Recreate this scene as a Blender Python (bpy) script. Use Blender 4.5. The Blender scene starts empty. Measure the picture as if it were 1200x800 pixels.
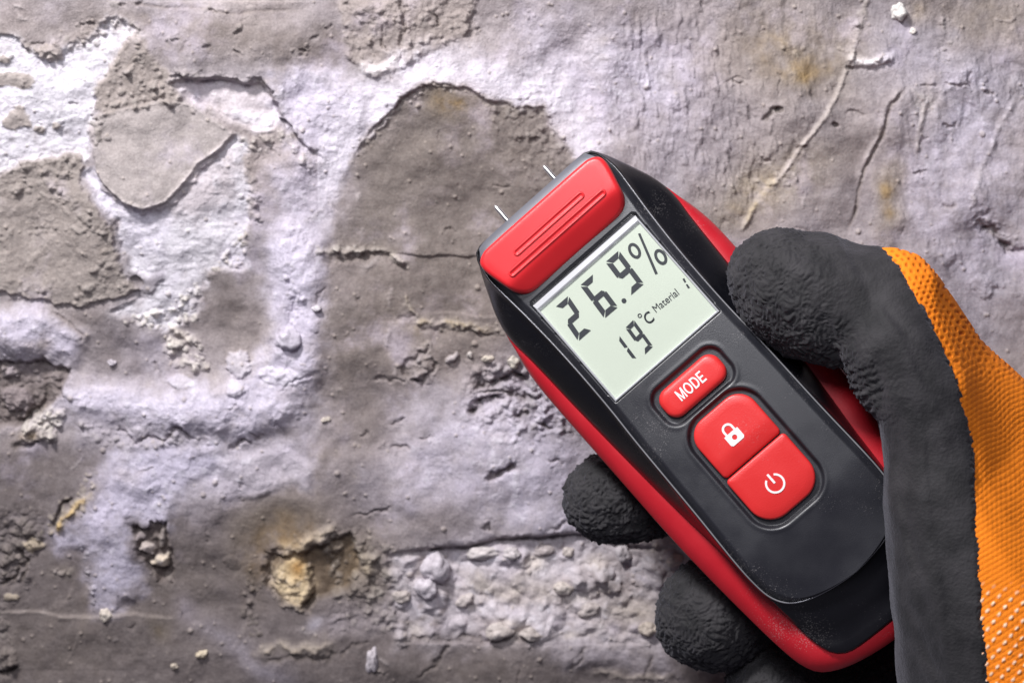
import bpy, bmesh, math, random
import numpy as np
from mathutils import Vector, Matrix

random.seed(7)
RNG = np.random.default_rng(11)
S = bpy.context.scene
COL = S.collection

# ------------------------------------------------------------------ camera
FOC = 0.500                     # metres to the front of the meter
KPX = 0.270 / 1200.0            # metres per photo pixel at that distance
PITCH = math.radians(10.0)
WALL_D = 0.580                  # metres along the optical axis to the wall
ZC = 1.25
Fv = Vector((0, math.cos(PITCH), -math.sin(PITCH)))
Uv = Vector((0, math.sin(PITCH), math.cos(PITCH)))
Rv = Vector((1, 0, 0))
CAM = Vector((0, -WALL_D * math.cos(PITCH), ZC + WALL_D * math.sin(PITCH)))
cd = bpy.data.cameras.new('camera')
cam = bpy.data.objects.new('camera', cd)
COL.objects.link(cam)
cam.matrix_world = Matrix.Translation(CAM) @ Matrix((Rv, Uv, -Fv)).transposed().to_4x4()
cd.sensor_width = 36.0
cd.lens = 36.0 * FOC / 0.270
cd.clip_start = 0.01
cd.clip_end = 50
cd.dof.use_dof = True
cd.dof.focus_distance = 0.508
cd.dof.aperture_fstop = 14.0
S.camera = cam

def P(px, py, depth):
    """photo pixel at a given depth along the optical axis -> world point"""
    s = KPX * depth / FOC
    return CAM + Rv * ((px - 600) * s) + Uv * ((400 - py) * s) + Fv * depth

# ------------------------------------------------------------------ light
w = bpy.data.worlds.new('World')
S.world = w
w.use_nodes = True
bg = w.node_tree.nodes['Background']
bg.inputs['Color'].default_value = (0.84, 0.80, 1.0, 1)
bg.inputs['Strength'].default_value = 0.125

def area(name, loc, target, size, power, color):
    ld = bpy.data.lights.new(name, 'AREA')
    ld.shape = 'DISK'
    ld.size = size
    ld.energy = power
    ld.color = color
    o = bpy.data.objects.new(name, ld)
    COL.objects.link(o)
    o.location = loc
    o.rotation_euler = (Vector(target) - Vector(loc)).to_track_quat('-Z', 'Y').to_euler()
    return o
area('key_lamp', (-0.27, -0.34, ZC + 0.52), (0.03, 0, ZC + 0.10), 0.09, 6.9, (1.0, 0.98, 0.97))
area('soft_lamp', (-0.10, -0.62, ZC + 0.42), (0.05, 0, ZC + .03), 0.22, 2.6, (0.95, 0.95, 1.0))

S.view_settings.view_transform = 'Standard'
S.view_settings.look = 'None'
S.view_settings.exposure = 0.0
S.view_settings.gamma = 1.0
S.view_settings.use_curve_mapping = False

# ------------------------------------------------------------------ noise
def _hash(ix, iy, seed):
    h = (ix.astype(np.uint32) * np.uint32(374761393) + iy.astype(np.uint32) * np.uint32(668265263)
         + np.uint32((seed * 2246822519) & 0xffffffff))
    h = (h ^ (h >> np.uint32(13))) * np.uint32(1274126177)
    h = h ^ (h >> np.uint32(16))
    return h
def noise2(x, y, seed=0):
    xi = np.floor(x).astype(np.int64); yi = np.floor(y).astype(np.int64)
    xf = x - xi; yf = y - yi
    u = xf * xf * xf * (xf * (xf * 6 - 15) + 10); v = yf * yf * yf * (yf * (yf * 6 - 15) + 10)
    def g(dx, dy):
        h = _hash(xi + dx, yi + dy, seed)
        ang = h.astype(np.float64) * (2 * math.pi / 4294967296.0)
        return np.cos(ang) * (xf - dx) + np.sin(ang) * (yf - dy)
    a = g(0, 0); b = g(1, 0); c = g(0, 1); d = g(1, 1)
    return ((a + u * (b - a)) + v * ((c + u * (d - c)) - (a + u * (b - a)))) * 1.5
def fbm(x, y, scale, octs=3, seed=0, gain=0.5):
    s = 0; a = 1.0; f = 1.0 / scale; t = 0
    for o in range(octs):
        s = s + a * noise2(x * f, y * f, seed + o * 17); t += a
        a *= gain; f *= 2.03
    return s / t
def noise3(p, seed=0):
    i = np.floor(p).astype(np.int64); f = p - i
    u = f * f * f * (f * (f * 6 - 15) + 10)
    out = 0
    for dx in (0, 1):
        for dy in (0, 1):
            for dz in (0, 1):
                h = _hash(i[:, 0] + dx + (i[:, 2] + dz) * 7919, i[:, 1] + dy, seed)
                h2 = _hash(i[:, 1] + dy + (i[:, 2] + dz) * 104729, i[:, 0] + dx, seed + 91)
                z = h.astype(np.float64) / 2147483648.0 - 1; t = h2.astype(np.float64) * (2 * math.pi / 4294967296.0)
                r = np.sqrt(np.maximum(0, 1 - z * z))
                g = r * np.cos(t) * (f[:, 0] - dx) + r * np.sin(t) * (f[:, 1] - dy) + z * (f[:, 2] - dz)
                wgt = (u[:, 0] if dx else 1 - u[:, 0]) * (u[:, 1] if dy else 1 - u[:, 1]) * (u[:, 2] if dz else 1 - u[:, 2])
                out = out + wgt * g
    return out * 1.4
def smooth(a, b, x):
    t = np.clip((x - a) / (b - a), 0, 1)
    return t * t * (3 - 2 * t)
def lin(c):
    c = np.asarray(c, float) / 255.0
    return np.where(c <= 0.04045, c / 12.92, ((c + 0.055) / 1.055) ** 2.4)

# ------------------------------------------------------------------ helpers
def mesh_obj(name, verts, faces, mat=None, parent=None, smooth_shade=True):
    me = bpy.data.meshes.new(name)
    me.from_pydata([tuple(v) for v in verts], [], [tuple(f) for f in faces])
    if smooth_shade:
        me.polygons.foreach_set('use_smooth', [True] * len(me.polygons))
    me.update()
    o = bpy.data.objects.new(name, me)
    COL.objects.link(o)
    if mat: me.materials.append(mat)
    if parent: o.parent = parent
    return o
def fix_normals(o):
    bm = bmesh.new(); bm.from_mesh(o.data)
    bmesh.ops.recalc_face_normals(bm, faces=bm.faces)
    bm.to_mesh(o.data); bm.free()
    return o
def grid_mesh(name, V, nx, ny, mat=None, parent=None):
    me = bpy.data.meshes.new(name)
    V = np.ascontiguousarray(V.reshape(-1, 3), dtype=np.float32)
    idx = np.arange(nx * ny, dtype=np.int32).reshape(ny, nx)
    q = np.stack([idx[:-1, :-1], idx[1:, :-1], idx[1:, 1:], idx[:-1, 1:]], -1).reshape(-1, 4)
    me.vertices.add(len(V)); me.vertices.foreach_set('co', V.ravel())
    me.loops.add(q.size); me.loops.foreach_set('vertex_index', q.ravel())
    me.polygons.add(len(q))
    me.polygons.foreach_set('loop_start', np.arange(0, q.size, 4, dtype=np.int32))
    me.polygons.foreach_set('use_smooth', np.ones(len(q), dtype=bool))
    me.update(calc_edges=True)
    o = bpy.data.objects.new(name, me)
    COL.objects.link(o)
    if mat: me.materials.append(mat)
    if parent: o.parent = parent
    return o
def new_mat(name, color, rough=0.5, metallic=0.0, spec=0.5):
    m = bpy.data.materials.new(name); m.use_nodes = True
    b = m.node_tree.nodes['Principled BSDF']
    b.inputs['Base Color'].default_value = (*color, 1)
    b.inputs['Roughness'].default_value = rough
    b.inputs['Metallic'].default_value = metallic
    b.inputs['Specular IOR Level'].default_value = spec
    return m, m.node_tree, b
def node(nt, t, **kw):
    n = nt.nodes.new(t)
    for k, v in kw.items():
        if k in n.inputs: n.inputs[k].default_value = v
        else: setattr(n, k, v)
    return n
def grain(m, nt, b, scale=4000, strength=0.3, dist=0.0001, colvar=0.0, dust=0.0, rvar=0.0):
    """fine relief, slight colour drift, pale dust specks - in object space"""
    tc = node(nt, 'ShaderNodeTexCoord')
    n1 = node(nt, 'ShaderNodeTexNoise'); n1.inputs['Scale'].default_value = scale; n1.inputs['Detail'].default_value = 3
    nt.links.new(tc.outputs['Object'], n1.inputs['Vector'])
    bp = node(nt, 'ShaderNodeBump'); bp.inputs['Strength'].default_value = strength; bp.inputs['Distance'].default_value = dist
    nt.links.new(n1.outputs['Fac'], bp.inputs['Height'])
    nt.links.new(bp.outputs['Normal'], b.inputs['Normal'])
    base = tuple(b.inputs['Base Color'].default_value)
    last = None
    if colvar:
        n2 = node(nt, 'ShaderNodeTexNoise'); n2.inputs['Scale'].default_value = 90; n2.inputs['Detail'].default_value = 6
        nt.links.new(tc.outputs['Object'], n2.inputs['Vector'])
        mx = node(nt, 'ShaderNodeMix', data_type='RGBA')
        mx.inputs[6].default_value = tuple(c * (1 - colvar) for c in base[:3]) + (1,)
        mx.inputs[7].default_value = tuple(min(1, c * (1 + colvar)) for c in base[:3]) + (1,)
        nt.links.new(n2.outputs['Fac'], mx.inputs[0])
        last = mx.outputs[2]
        if rvar:
            mr = node(nt, 'ShaderNodeMapRange')
            r0 = b.inputs['Roughness'].default_value
            mr.inputs['From Min'].default_value = 0.35; mr.inputs['From Max'].default_value = 0.65
            mr.inputs['To Min'].default_value = r0 - rvar; mr.inputs['To Max'].default_value = r0 + rvar
            nt.links.new(n2.outputs['Fac'], mr.inputs['Value'])
            nt.links.new(mr.outputs['Result'], b.inputs['Roughness'])
    if dust:
        n3 = node(nt, 'ShaderNodeTexNoise'); n3.inputs['Scale'].default_value = 2600; n3.inputs['Detail'].default_value = 2
        n4 = node(nt, 'ShaderNodeTexNoise'); n4.inputs['Scale'].default_value = 60; n4.inputs['Detail'].default_value = 4
        nt.links.new(tc.outputs['Object'], n3.inputs['Vector']); nt.links.new(tc.outputs['Object'], n4.inputs['Vector'])
        mu = node(nt, 'ShaderNodeMath', operation='MULTIPLY')
        nt.links.new(n3.outputs['Fac'], mu.inputs[0]); nt.links.new(n4.outputs['Fac'], mu.inputs[1])
        rp = node(nt, 'ShaderNodeMapRange'); rp.inputs['From Min'].default_value = 0.36; rp.inputs['From Max'].default_value = 0.46
        rp.inputs['To Max'].default_value = dust
        nt.links.new(mu.outputs[0], rp.inputs['Value'])
        mx2 = node(nt, 'ShaderNodeMix', data_type='RGBA')
        mx2.inputs[6].default_value = base; mx2.inputs[7].default_value = (0.45, 0.42, 0.42, 1)
        if last: nt.links.new(last, mx2.inputs[6])
        nt.links.new(rp.outputs['Result'], mx2.inputs[0])
        last = mx2.outputs[2]
    if last: nt.links.new(last, b.inputs['Base Color'])
    return m

# ================================================================== WALL
def axis(lo, hi, step, ext):
    mid = np.arange(lo, hi + step, step)
    tail = np.cumsum(step * 1.13 ** np.arange(1, 60)); tail = tail[tail < ext]
    return np.concatenate([lo - tail[::-1], mid, mid[-1] + tail])
gx = axis(-25, 1225, 1.15, 700); gy = axis(-25, 825, 1.15, 700)
NX, NY = len(gx), len(gy)
X, Y = np.meshgrid(gx, gy)
H = np.zeros_like(X)                 # millimetres out of the wall
C = np.zeros(X.shape + (3,))         # albedo, sRGB 0..255

wsx = fbm(X, Y, 60, 2, 1) * 9; wsy = fbm(X, Y, 60, 2, 2) * 9           # slow wander
wcx = wsx + fbm(X, Y, 14, 3, 3) * 7; wcy = wsy + fbm(X, Y, 14, 3, 4) * 7  # crumbly edges
WARP = {'s': (X + wsx * .6, Y + wsy * .6), 'c': (X + wcx, Y + wcy), 'n': (X, Y)}

def window(pts, m):
    p = np.asarray(pts, float)
    i0 = max(0, np.searchsorted(gx, p[:, 0].min() - m)); i1 = min(NX, np.searchsorted(gx, p[:, 0].max() + m) + 1)
    j0 = max(0, np.searchsorted(gy, p[:, 1].min() - m)); j1 = min(NY, np.searchsorted(gy, p[:, 1].max() + m) + 1)
    return np.s_[j0:j1, i0:i1]
def seg_d2(x, y, a, b):
    dx, dy = b[0] - a[0], b[1] - a[1]
    t = np.clip(((x - a[0]) * dx + (y - a[1]) * dy) / max(1e-9, dx * dx + dy * dy), 0, 1)
    return (x - a[0] - t * dx) ** 2 + (y - a[1] - t * dy) ** 2, t
def sdist(poly, warp, sl):
    """signed distance, positive inside"""
    x = WARP[warp][0][sl]; y = WARP[warp][1][sl]
    d = np.full(x.shape, 1e9); ins = np.zeros(x.shape, bool)
    n = len(poly)
    for k in range(n):
        a, b = poly[k], poly[(k + 1) % n]
        dd, _ = seg_d2(x, y, a, b); d = np.minimum(d, dd)
        c = ((a[1] > y) != (b[1] > y))
        if a[1] != b[1]:
            ins ^= c & (x < (b[0] - a[0]) * (y - a[1]) / (b[1] - a[1]) + a[0])
    d = np.sqrt(d)
    return np.where(ins, d, -d)
def ldist(line, warp, sl):
    x = WARP[warp][0][sl]; y = WARP[warp][1][sl]
    d = np.full(x.shape, 1e9); u = np.zeros(x.shape)
    n = len(line) - 1
    for k in range(n):
        dd, t = seg_d2(x, y, line[k], line[k + 1])
        m = dd < d; d = np.where(m, dd, d); u = np.where(m, (k + t) / n, u)
    return np.sqrt(d), u
def tint(sl, m, col):
    C[sl] = C[sl] * (1 - m[..., None]) + np.asarray(col, float) * m[..., None]
def patch(poly, h=0.0, edge=3.0, warp='c', col=None, a=1.0, cedge=None, blotch=0.0):
    sl = window(poly, 60)
    d = sdist(poly, warp, sl)
    if h: H[sl] += h * smooth(-edge, edge, d)
    if col is not None:
        ce = cedge or edge
        salt = np.mean(col) > 163
        if salt:
            x_, y_ = X[sl], Y[sl]
            fr = fbm(x_, y_, 26, 5, 171 + int(poly[0][0]) % 50, .62)
            m = a * smooth(-ce * 1.9, ce * 1.9, d + fr * (7 + ce * 1.5)) * (1 - .45 * smooth(.1, .6, fbm(x_, y_, 60, 4, 183, .6)) * smooth(50, 5, d))
            m = m * (1 - .22 * smooth(.05, .5, fbm(x_, y_, 17, 3, 187)))
            H[sl] += (fbm(x_, y_, 9, 3, 191) * .16 + np.maximum(fbm(x_, y_, 22, 2, 193), 0) * .5) * m
        else:
            m = a * smooth(-ce, ce, d)
        if blotch:
            m = m * np.clip(1 - blotch + blotch * 2 * (0.5 + fbm(X[sl], Y[sl], 34, 4, 71)), 0, 1)
        tint(sl, np.clip(m, 0, 1), col)
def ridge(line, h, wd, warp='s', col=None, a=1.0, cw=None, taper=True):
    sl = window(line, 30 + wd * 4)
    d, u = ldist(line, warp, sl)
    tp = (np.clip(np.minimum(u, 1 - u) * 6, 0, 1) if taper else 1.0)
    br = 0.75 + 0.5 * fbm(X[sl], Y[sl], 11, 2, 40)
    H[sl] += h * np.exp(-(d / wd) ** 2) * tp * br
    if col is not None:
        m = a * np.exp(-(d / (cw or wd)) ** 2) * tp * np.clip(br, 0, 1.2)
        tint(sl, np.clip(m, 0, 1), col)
def step(line, h, drop, warp='c', sharp=1.2):
    """scarp: the left-hand side of the line (looking along it) stands h mm higher, fading over drop px"""
    sl = window(line, drop * 1.5)
    x = WARP[warp][0][sl]; y = WARP[warp][1][sl]
    best = np.full(x.shape, 1e9); sgn = np.zeros(x.shape); u = np.zeros(x.shape); n = len(line) - 1
    for k in range(n):
        a, b = line[k], line[k + 1]
        dd, t = seg_d2(x, y, a, b)
        cr = (b[0] - a[0]) * (y - a[1]) - (b[1] - a[1]) * (x - a[0])
        m = dd < best
        best = np.where(m, dd, best); sgn = np.where(m, -cr, sgn); u = np.where(m, (k + t) / n, u)
    d = np.sqrt(best) * np.sign(sgn)
    tp = np.clip(np.minimum(u, 1 - u) * 5, 0, 1)
    up = smooth(-sharp, sharp, d) * np.exp(-np.maximum(d, 0) / drop)
    H[sl] += h * up * tp
def rough(poly, amp, scale, edge=12, seed=5, octs=4, warp='c', aniso=None):
    sl = window(poly, 50)
    m = smooth(-edge, edge, sdist(poly, warp, sl))
    x, y = X[sl], Y[sl]
    if aniso:
        an, k = aniso; c, s = math.cos(an), math.sin(an)
        x, y = (x * c + y * s) / k, (-x * s + y * c)
    n = fbm(x, y, scale, octs, seed)
    H[sl] += amp * m * (1.4 * np.abs(n) - 0.35 + 0.6 * n)
def crumbs(poly, n, r0, r1, h=0.55, col=None, a=0.6, line=False, spread=5):
    """scattered crumbs of mortar: small irregular domes"""
    p = np.asarray(poly, float)
    for _ in range(n):
        if line:
            k = random.randrange(len(p) - 1); t = random.random()
            cx, cy = p[k] * (1 - t) + p[k + 1] * t
            cx += random.gauss(0, spread); cy += random.gauss(0, spread)
        else:
            while True:
                cx = random.uniform(p[:, 0].min(), p[:, 0].max()); cy = random.uniform(p[:, 1].min(), p[:, 1].max())
                ins = False
                for q in range(len(p)):
                    ax, ay = p[q]; bx, by = p[(q + 1) % len(p)]
                    if (ay > cy) != (by > cy) and cx < (bx - ax) * (cy - ay) / (by - ay) + ax: ins = not ins
                if ins: break
        if random.random() < .35: continue
        r = (r0 + (r1 - r0) * random.random() ** 2.6) * random.choice((.7, 1., 1., 1.25))
        dome(cx, cy, r * random.uniform(.8, 1.3), r * random.uniform(.7, 1.1), random.uniform(0, 3.14), r * h * 0.24 * random.uniform(.35, 1.0), None if col is None else tuple(np.array(col) * .6 + np.mean(col) * .4), a * random.uniform(.1, .8), random.uniform(.6, 1.3))
def dome(cx, cy, rx, ry, rot, h, col=None, a=0.6, p=0.6):
    R = max(rx, ry) * 1.5
    sl = window([(cx, cy)], R)
    x = X[sl] + wcx[sl] * min(.5, R / 40) - cx; y = Y[sl] + wcy[sl] * min(.5, R / 40) - cy
    if x.size == 0: return
    c, s = math.cos(rot), math.sin(rot)
    e = ((x * c + y * s) / rx) ** 2 + ((-x * s + y * c) / ry) ** 2
    if R > 8: e = e * (1 + .9 * fbm(X[sl], Y[sl], R * .55, 3, int(cx) % 97)) + .25 * np.abs(fbm(X[sl], Y[sl], 6, 2, 7))
    b = np.clip(1 - e, 0, 1) ** p
    H[sl] += h * b
    if col is not None: tint(sl, np.clip(b * 2, 0, 1) * a, col)
def pit(cx, cy, rx, ry, rot, depth, col=None, a=0.7):
    dome(cx, cy, rx, ry, rot, -depth, col, a, p=0.5)
def blob(cx, cy, rx, ry, rot, col, a, br=0.6):
    """soft stain"""
    R = max(rx, ry) * 2.2
    sl = window([(cx, cy)], R)
    x = X[sl] + wsx[sl] * 1.3 - cx; y = Y[sl] + wsy[sl] * 1.3 - cy
    c, s = math.cos(rot), math.sin(rot)
    e = ((x * c + y * s) / rx) ** 2 + ((-x * s + y * c) / ry) ** 2
    m = a * np.exp(-e * 1.1) * np.clip(1 - br * .5 + br * fbm(X[sl], Y[sl], 26, 4, 88), 0, 1.3)
    tint(sl, np.clip(m, 0, 1), col)

GREY = (150, 141, 143); DAMP_DIM = (103, 94, 93); DARK = (90, 82, 81); BROWN = (130, 112, 92)  # the damp tone is darkened further for light falling off low down
LAV = (197, 190, 206); LAV2 = (173, 165, 176); WHITE = (206, 202, 210); OCHRE = (176, 147, 98); CREAM = (208, 195, 175)

# base coat: trowelled plaster, long gentle waves and fine drag marks
C[:] = GREY
bl = fbm(X, Y, 170, 4, 21); b2 = fbm(X, Y, 45, 4, 22)
C += (bl * 26 + b2 * 17)[..., None]
C += (fbm(X, Y, 120, 3, 23) * 9)[..., None] * np.array([.6, 0, -1.1])
H += fbm(X, Y, 170, 3, 31) * 4.4 + fbm(X, Y, 64, 3, 32) * 1.5 + fbm(X, Y, 24, 3, 34) * .3
H += fbm(X * .3, Y, 8, 3, 33) * 0.04          # horizontal trowel drag

# --- broad damp and salt fields
damp_falloff = [(-900, 520), (130, 522), (210, 600), (300, 590), (380, 560), (470, 650), (470, 690), (460, 755), (800, 765), (1300, 800), (1300, 1700), (-900, 1700)]
patch(damp_falloff, 0, 30, 's', DAMP_DIM, .85)  # real damp, with the light falloff low on the wall painted in too
patch([(390, 290), (470, 300), (560, 302), (600, 390), (560, 430), (490, 450), (440, 520), (400, 590), (360, 640), (300, 640), (330, 560), (370, 500), (378, 420), (372, 340)], 0, 22, 's', (126, 113, 104), .8)
blob(640, 100, 120, 60, 0, LAV, .6); blob(660, 55, 70, 30, -.2, LAV, .45)
blob(560, 560, 135, 80, .3, LAV, .95); blob(640, 520, 80, 75, 0, LAV, .85); blob(500, 520, 70, 40, 0, LAV2, .6)
blob(420, 560, 45, 50, 0, LAV2, .6)
blob(505, 610, 62, 32, -.5, (112, 100, 94), .75)
blob(1120, 180, 90, 120, .2, LAV, .55); blob(1060, 230, 40, 60, 0, LAV, .4); blob(1150, 320, 80, 60, 0, LAV, .45)
blob(780, 120, 70, 80, 0, LAV2, .55); blob(1180, 60, 22, 26, 0, LAV, .6)
blob(925, 70, 66, 40, 0, BROWN, .75); blob(942, 88, 20, 13, 0, OCHRE, .9); blob(1160, 28, 40, 36, 0, (135, 118, 98), .75)
blob(905, 212, 62, 30, -.4, (176, 158, 118), .65); blob(1044, 235, 13, 36, .1, OCHRE, .75); blob(860, 250, 40, 20, -.5, (138, 120, 92), .7)
blob(1075, 10, 16, 14, 0, OCHRE, .6); blob(985, 62, 30, 40, .3, (150, 132, 104), .5)
blob(335, 630, 45, 46, 0, (122, 92, 52), .8); blob(300, 660, 22, 40, 0, (118, 90, 54), .6)
blob(255, 50, 110, 28, .1, (124, 112, 104), .55); blob(370, 60, 45, 26, 0, (118, 104, 94), .7); blob(520, 30, 60, 26, 0, (132, 118, 108), .6)
blob(405, 340, 24, 40, 0, LAV2, .5); blob(60, 565, 70, 40, 0, DARK, .7)

# wide bloom of salt and the wet runs between
for q in ((760, 95, 60, 70, 0, .7), (690, 110, 70, 50, 0, .6), (1130, 120, 60, 90, .2, .65), (1170, 230, 50, 70, 0, .6), (1100, 250, 40, 60, .1, .5), (1050, 60, 40, 50, 0, .35),
          (300, 545, 90, 40, .1, .75), (180, 560, 90, 40, -.1, .7), (240, 530, 80, 26, 0, .6), (600, 500, 100, 50, .3, .7), (520, 560, 70, 40, -.2, .6), (650, 590, 60, 40, 0, .7), (350, 250, 40, 90, 0, .5),
          (440, 470, 40, 30, 0, .35), (60, 470, 60, 60, 0, .4), (355, 480, 40, 50, .3, .6), (240, 400, 20, 40, 0, .35), (820, 60, 40, 60, .1, .4), (560, 640, 60, 20, 0, .5)):
    blob(*q[:5], LAV, q[5], .9)
for q in ((425, 520, 30, 90, .25, .7), (410, 370, 34, 70, 0, .65), (520, 340, 80, 40, 0, .6), (300, 600, 50, 40, .2, .6), (100, 545, 60, 34, .1, .7), (255, 350, 50, 44, .2, .65), (210, 690, 60, 60, 0, .7), (60, 760, 110, 60, 0, .7), (560, 790, 110, 30, 0, .6), (330, 560, 24, 30, 0, .4), (60, 30, 80, 30, 0, .35), (300, 40, 120, 30, 0, .5)):
    blob(*q[:5], (102, 92, 86), q[5], .7)
for q in ((930, 60, 70, 40, 0, .6), (945, 86, 34, 20, .1, .8), (900, 30, 40, 40, .1, .5), (910, 215, 66, 26, -.5, .6), (1045, 235, 14, 40, .1, .8), (1150, 25, 50, 34, 0, .5), (535, 118, 38, 20, 0, .7), (330, 620, 50, 50, 0, .5), (470, 380, 40, 20, 0, .35)):
    blob(*q[:5], (148, 124, 88), q[5] * .85, .9)
# --- upper left: white salt under broken grey coats
W1 = [(-700, 30), (0, 40), (20, 39), (34, 56), (47, 68), (68, 64), (81, 54), (111, 47), (125, 27), (135, 25), (159, 40), (162, 47), (142, 61), (132, 81), (111, 105), (111, 125), (115, 142), (98, 148), (108, 176), (98, 186), (68, 181), (37, 189), (13, 199), (-700, 205)]
patch(W1, -1.3, 3, 'c', WHITE, .96, 4)
W2 = [(275, 158), (290, 175), (288, 200), (294, 230), (290, 260), (287, 290), (283, 315), (245, 318), (233, 345), (232, 372), (210, 376), (190, 385), (150, 380), (128, 368), (178, 345), (188, 320), (160, 322), (145, 297), (135, 262), (120, 235), (98, 208), (108, 200), (128, 222), (150, 243), (170, 254), (198, 244), (224, 222), (238, 198), (262, 172)]
patch(W2, -1.0, 3, 'c', WHITE, .95, 4)
patch([(110, 190), (128, 216), (150, 240), (175, 250), (200, 262), (190, 300), (150, 290), (120, 240), (98, 205)], 0, 6, 'c', LAV, .5)
patch([(225, 205), (262, 172), (285, 190), (270, 230), (225, 262), (190, 250)], 0.3, 8, 's', (178, 168, 172), .75)
rough(W1, .28, 13, 6, 61, 3, aniso=(-.1, 3)); rough(W2, .3, 14, 6, 62, 3, aniso=(-.15, 2.6))
for (x0, y0, rx, ry) in ((18, 95, 26, 10), (20, 140, 16, 13), (45, 152, 7, 5), (65, 148, 6, 5), (5, 70, 9, 5), (75, 205, 8, 5)):
    dome(x0, y0, rx, ry, 0.1, .8, (158, 146, 138), .85)
    crumbs([(x0 - rx, y0 - ry), (x0 + rx, y0 - ry), (x0 + rx, y0 + ry), (x0 - rx, y0 + ry)], 16, 1.5, 4, .7, (150, 138, 130), .5)
DISC = [(111, 135), (142, 128), (189, 118), (225, 122), (250, 140), (273, 155), (260, 172), (233, 192), (216, 216), (196, 236), (169, 246), (149, 236), (128, 216), (115, 203), (110, 176)]
patch(DISC, 0, 1.8, 's', (162, 153, 151), 1, 3)
sl = window(DISC, 30); d = sdist(DISC, 's', sl)
H[sl] += 1.5 * smooth(-1.6, 1.6, d) * smooth(110, 215, X[sl] * .45 + Y[sl] * .8)
crumbs([(111, 150), (112, 134), (142, 127), (189, 118), (230, 124), (252, 142)], 150, 1.3, 4.6, .9, (152, 141, 134), .5, True, 5)
ridge([(273, 153), (258, 172), (234, 191), (215, 217), (195, 236), (169, 245), (150, 236), (130, 217)], .7, 2.4, 's', (214, 205, 204), .8)
patch([(111, 105), (142, 61), (160, 44), (178, 60), (200, 86), (206, 118), (180, 122), (130, 132), (112, 128)], .5, 5, 'c', (148, 136, 128), .8)
crumbs([(108, 108), (142, 61), (160, 44), (182, 62), (200, 90), (240, 120), (180, 124), (112, 132)], 260, 1.3, 5, .85, (150, 139, 130), .5)
G7 = [(-700, 210), (0, 205), (44, 189), (68, 183), (91, 182), (98, 195), (92, 215), (110, 240), (130, 268), (137, 290), (150, 325), (158, 342), (128, 352), (68, 355), (0, 342), (-700, 340)]
patch(G7, 1.2, 2.2, 'c', (146, 135, 128), .95, 4)
rough(G7, .5, 16, 8, 63, 4)
crumbs([(0, 190), (90, 182), (98, 200), (60, 215), (110, 240), (140, 295), (156, 340), (100, 345), (120, 290), (60, 235), (0, 225)], 300, 1.3, 5.2, .8, (148, 137, 128), .4)
crumbs([(0, 268), (130, 262), (132, 276), (0, 276)], 90, 1.3, 4, .8, (146, 134, 126), .4)
crumbs([(60, 335), (150, 320), (160, 345), (70, 358), (0, 350), (0, 335)], 130, 1.3, 5, .8, (140, 128, 120), .4)
pit(160, 330, 9, 6, .5, 1.3, DARK, .4)
# overhanging scarp and the sheltered pocket below it
EDGE = [(196, 98), (203, 89), (216, 84), (236, 92), (263, 95), (290, 98), (304, 95), (321, 115), (332, 138), (348, 159), (365, 175), (380, 191)]
patch([(198, 98), (216, 88), (290, 100), (303, 99), (318, 116), (328, 136), (322, 150), (300, 150), (262, 140), (246, 125), (215, 118)], -1.7, 2.2, 's', (206, 197, 203), .85, 4)
ridge([(262, 128), (285, 138), (312, 140), (325, 150)], .9, 7, 's', WHITE, .85, 8)
step(EDGE, 2.0, 55, 'c', 1.6)
ridge([(302, 98), (321, 118), (332, 141), (346, 161), (364, 177), (378, 190)], -1.6, 2.6, 's', (92, 82, 76), .6)  # groove below the overhang, its shadow put into the dark tint
crumbs([(196, 96), (216, 84), (236, 90), (290, 96), (304, 94)], 110, 1.3, 4.2, .9, (154, 142, 133), .4, True, 3.5)
crumbs([(285, 165), (300, 172), (330, 160), (375, 195)], 120, 1.5, 5, .85, CREAM, .6, True, 6)
crumbs([(284, 190), (298, 230), (300, 262)], 90, 1.4, 5, .8, (140, 124, 110), .5, True, 6)
crumbs([(108, 135), (112, 160), (120, 165)], 50, 1.4, 4.5, .8, (146, 134, 124), .5, True, 6)
crumbs([(34, 52), (48, 64), (62, 66), (68, 50), (88, 50), (111, 47), (122, 28), (140, 26), (165, 42)], 220, 1.3, 5, .9, (150, 138, 128), .5, True, 4.5)
dome(60, 62, 15, 11, .4, 1.4, (146, 134, 125), .6)
patch([(315, 82), (350, 78), (405, 95), (430, 110), (420, 170), (400, 190), (378, 195), (365, 178), (345, 158), (330, 138), (318, 112)], .5, 6, 's', LAV, .9, 10)
patch([(315, 195), (345, 180), (400, 195), (402, 230), (385, 280), (360, 300), (322, 270), (312, 230)], .4, 10, 's', LAV, .7, 16, .3)
rough([(315, 82), (420, 100), (400, 290), (320, 290)], .25, 14, 14, 64)
# small nicks in the top-left coat
for (x0, y0) in ((90, 28), (103, 26), (204, 44), (240, 52), (275, 35), (277, 60), (367, 42), (382, 30), (352, 56), (140, 4), (160, 2), (245, 10)):
    crumbs([(x0 - 9, y0 - 5), (x0 + 9, y0 - 5), (x0 + 9, y0 + 5), (x0 - 9, y0 + 5)], 9, 1.3, 3.4, .8, (150, 138, 128), .4)
    pit(x0 + 3, y0 + 3, 6, 2.5, random.uniform(-.6, .6), .7, DARK, .3)
ridge([(140, 4), (200, 10), (280, 14), (360, 15)], -.35, 2, 's', (120, 106, 98), .4)

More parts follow.
